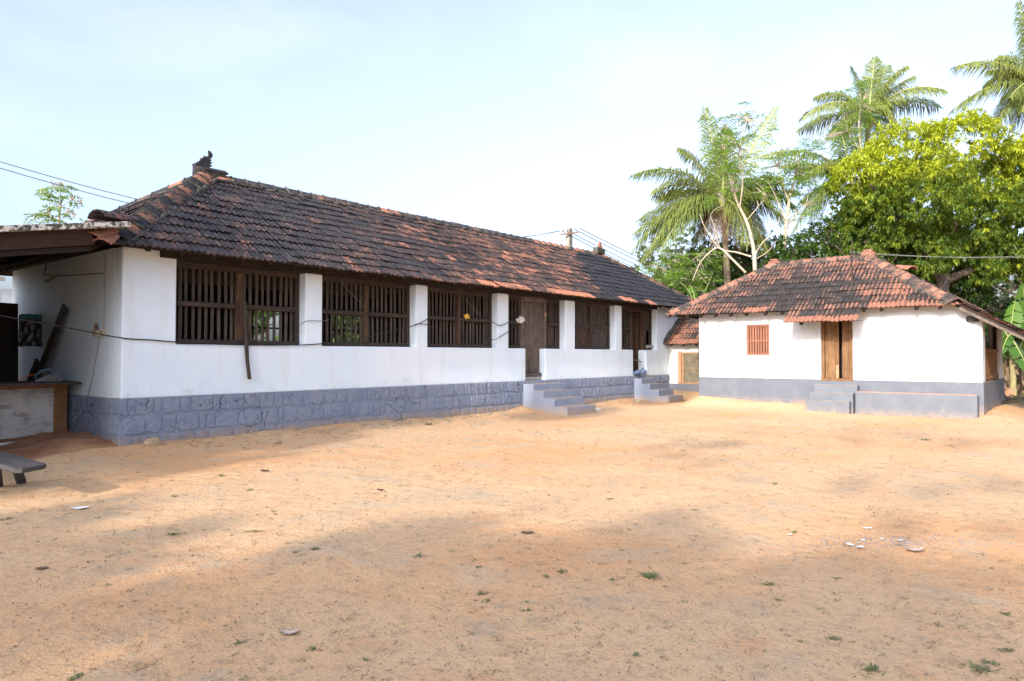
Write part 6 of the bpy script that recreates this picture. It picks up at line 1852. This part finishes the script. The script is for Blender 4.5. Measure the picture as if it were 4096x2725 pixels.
def in_view():
    """random spot of yard, thinned with distance so that grit stays about equally dense in view"""
    while True:
        dp = 3.2 * (18 / 3.2) ** random.random()
        px = random.uniform(-60, 4160)
        p = Vector((FWD.x, FWD.y, 0)).normalized() * dp + RIGHT * ((px - 2048) / FPX * dp)
        if p.y > 12.4 or p.x > 21.5: continue
        return p, dp
def f_clod(k):
    p, dp = in_view(); s = random.choice([0.003, 0.004, 0.005, 0.007, 0.010]) * (0.7 + dp * 0.10)
    return p.x, p.y, s, s * random.uniform(0.5, 1.0)
M['clod'] = m_plain('sand_clod', (0.36, 0.245, 0.145), (0.52, 0.36, 0.22), 30, 0.95)
M['grit_dark'] = m_plain('dark_grit', (0.17, 0.115, 0.075), (0.30, 0.20, 0.125), 30, 0.95)
scatter('sand_clods', 8000, f_clod, M['clod'], 'loose clods and grains of sand over the whole yard', 'sand')
scatter('dark_grit', 3000, f_clod, M['grit_dark'], 'dark bits of bark and grit strewn over the yard', 'grit')
# dry grass blades and twigs lying about
P, D, Nn, L = [], [], [], []
cent = [in_view() for _ in range(420)]
for k in range(9000):
    if k % 3:
        c, dp = random.choice(cent); p = c + Vector((random.gauss(0, 0.12 + dp * 0.015), random.gauss(0, 0.12 + dp * 0.015), 0))
    else: p, dp = in_view()
    if p.y > 12.4: continue
    a = random.uniform(0, 6.28)
    P.append((p.x, p.y, ground_z(p.x, p.y) + 0.004)); D.append((math.cos(a), math.sin(a), random.uniform(0.0, 0.35))); Nn.append((0, 0, 1)); L.append(random.uniform(0.015, 0.05) * (0.8 + dp * 0.05))
tag(leaf_object('dry_grass', M['straw'], None, np.array(P), np.array(D), np.array(Nn), np.array(L), np.array(L) * 0.09 + 0.0015, RNG.uniform(0, 1, len(P)), 0.1, 0.0), 'sparse dry grass stubble lying over the yard', 'dry grass', kind='stuff')

# tiny half-dead grass tufts, thickest in patches and along the long plinth
P, D, Nn, L, T_ = [], [], [], [], []
def tuft_at(p, dp, sz):
    for b in range(random.randint(5, 11)):
        a = random.uniform(0, 6.28); q = (p.x + random.gauss(0, 0.02 * sz), p.y + random.gauss(0, 0.02 * sz))
        P.append((q[0], q[1], ground_z(*q) - 0.002)); D.append((math.cos(a), math.sin(a), random.uniform(0.2, 1.3))); Nn.append((math.sin(a), -math.cos(a), 0.4)); L.append(random.uniform(0.018, 0.045) * sz); T_.append(random.random())
patch = [in_view() for _ in range(90)]
for k in range(1200):
    if k % 5:
        c, dp = random.choice(patch); sp = 0.25 + dp * 0.05
        p = c + Vector((random.gauss(0, sp), random.gauss(0, sp), 0))
    else: p, dp = in_view()
    if p.y > 12.5 or p.x > 21.5: continue
    tuft_at(p, dp, 0.45 + dp * 0.06)
for k in range(330):
    x_ = random.uniform(5.8, 21.5); p = Vector((x_, 12.6 - abs(random.gauss(0, 0.5)), 0)); tuft_at(p, 14, random.uniform(0.8, 1.5))
M['stubble'] = m_leaf('grey_green_stubble', (0.15, 0.125, 0.075), (0.27, 0.235, 0.13), 0.15)
tag(leaf_object('grass_stubble', M['stubble'], None, np.array(P), np.array(D), np.array(Nn), np.array(L), np.array(L) * 0.13 + 0.002, np.array(T_), 0.1, 0.05), 'grey-green grass stubble in thin patches over the yard', 'grass', kind='stuff')
# clods along the foot of the plinth
def f_bank(k):
    x_ = random.uniform(5.6, 24); s_ = random.choice([0.012, 0.018, 0.025, 0.035])
    return x_, 12.62 - abs(random.gauss(0, 0.45)), s_, s_ * 0.7
scatter('bank_clods', 700, f_bank, M['clod'], 'crumbled clods of earth along the foot of the stone plinth', 'earth')

# weed tufts
WEEDS = [(690, 2140, 1.0), (1680, 2230, 1.0), (1000, 1960, 0.8), (1025, 2127, 0.8), (1915, 2275, 0.7), (2600, 2310, 1.4), (2450, 2318, 0.7), (2250, 2290, 0.9), (2180, 2310, 0.7), (1925, 2380, 0.8), (1950, 2405, 0.6), (2485, 2200, 0.6), (3070, 2335, 0.9), (3182, 2126, 0.7), (3115, 2400, 0.7), (3490, 2690, 1.1), (3930, 2682, 1.3), (3960, 2655, 0.8), (4022, 2595, 0.8), (4020, 2450, 0.8), (3342, 2560, 0.8), (3340, 2310, 0.6), (3755, 2495, 0.6), (2105, 2410, 0.5), (955, 2580, 0.8), (1250, 2600, 0.6), (430, 2350, 0.5), (20, 2075, 0.9), (305, 2720, 0.9), (1465, 2640, 0.6), (2545, 2620, 0.6), (3205, 2570, 0.5), (2780, 2040, 0.7), (2440, 1995, 0.7), (1180, 2215, 0.7), (1260, 2205, 0.8), (1095, 2045, 0.7), (700, 1985, 0.8), (880, 1905, 0.8), (3100, 1940, 0.7), (3700, 1760, 1.0), (1330, 1720, 1.0)]
wm = []
for v in range(5):
    rs = random.Random(v + 400)
    V, T, ti = [], [], []
    for b in range(26):
        az, el = rs.uniform(0, 6.28), rs.uniform(0.10, 0.85); l = rs.uniform(0.025, 0.06); o = Vector((rs.gauss(0, 0.018), rs.gauss(0, 0.012), 0))
        d = Vector((math.cos(az) * math.cos(el), math.sin(az) * math.cos(el), math.sin(el))); s = Vector((-math.sin(az), math.cos(az), 0)) * rs.uniform(0.0025, 0.006)
        n = len(V); m = o + d * l * 0.6; e = o + d * l + Vector((0, 0, -0.3 * l))
        V += [o - s * 0.5, o + s * 0.5, m + s, m - s, e]; T += [(n, n + 1, n + 2), (n, n + 2, n + 3), (n + 3, n + 2, n + 4)]; ti += [rs.random()] * 5
    me = bpy.data.meshes.new('weed_tuft')
    me.from_pydata([tuple(v_) for v_ in V], [], T)
    me.attributes.new('tint', 'FLOAT', 'POINT').data.foreach_set('value', ti)
    me.materials.append(M['weed'])
    wm.append(me)
for i, (px, py, s) in enumerate(WEEDS):
    p = at_z(px, py); o = bpy.data.objects.new('weed_tuft', wm[i % 5])
    place(o, (p.x, p.y, ground_z(p.x, p.y) - 0.003))
    o.rotation_euler[2] = i * 1.7; k = s * (0.75 + 0.09 * p.length); o.scale = (k, k, k * 0.8)
    tag(o, 'small green weed tuft growing in the sandy yard', 'weed', 'weed tufts in the yard')

# litter of leaves on the rough ground beyond the verandah
P, D, Nn, L = [], [], [], []
for k in range(900):
    px, py = random.uniform(3990, 4250), random.uniform(1510, 1640)
    p = at_z(px, py); a = random.uniform(0, 6.28)
    if p.length > 60: continue
    P.append((p.x, p.y, ground_z(p.x, p.y) + random.uniform(0.0, 0.08))); D.append((math.cos(a), math.sin(a), random.uniform(-0.1, 0.3))); Nn.append((0, 0, 1)); L.append(random.uniform(0.10, 0.30))
tag(leaf_object('leaf_litter', M['palm_dead'], None, np.array(P), np.array(D), np.array(Nn), np.array(L), np.array(L) * 0.35, RNG.uniform(0, 1, len(P)), 0.2, 0.0), 'brown leaf litter on the ground beyond the verandah', 'leaf litter', kind='stuff')

# a thin sprouting seedling near the camera
p = at_z(2096, 2505); p.z = ground_z(p.x, p.y)
sp_ = empty('seedling', p, 'thin pale green seedling standing upright in the near foreground', 'seedling')
x = MB(); x.tube([p, p + Vector((0.004, 0.002, 0.05)), p + Vector((0.012, -0.006, 0.098))], [0.0035, 0.003, 0.002], 6); x.build('stem', M['rachis'], sp_)
tp_ = p + Vector((0.012, -0.006, 0.098))
leaf_object('leaves', M['weed'], sp_, [tuple(tp_)] * 5, [tuple(RIGHT * a + Vector((0, 0, b))) for a, b in ((1, 0.05), (-1, 0.25), (0.6, 0.5), (-0.5, -0.1), (0.9, 0.3))], [(0, 0, 1)] * 5, [0.045, 0.04, 0.03, 0.03, 0.04], 0.013, [0.6] * 5)
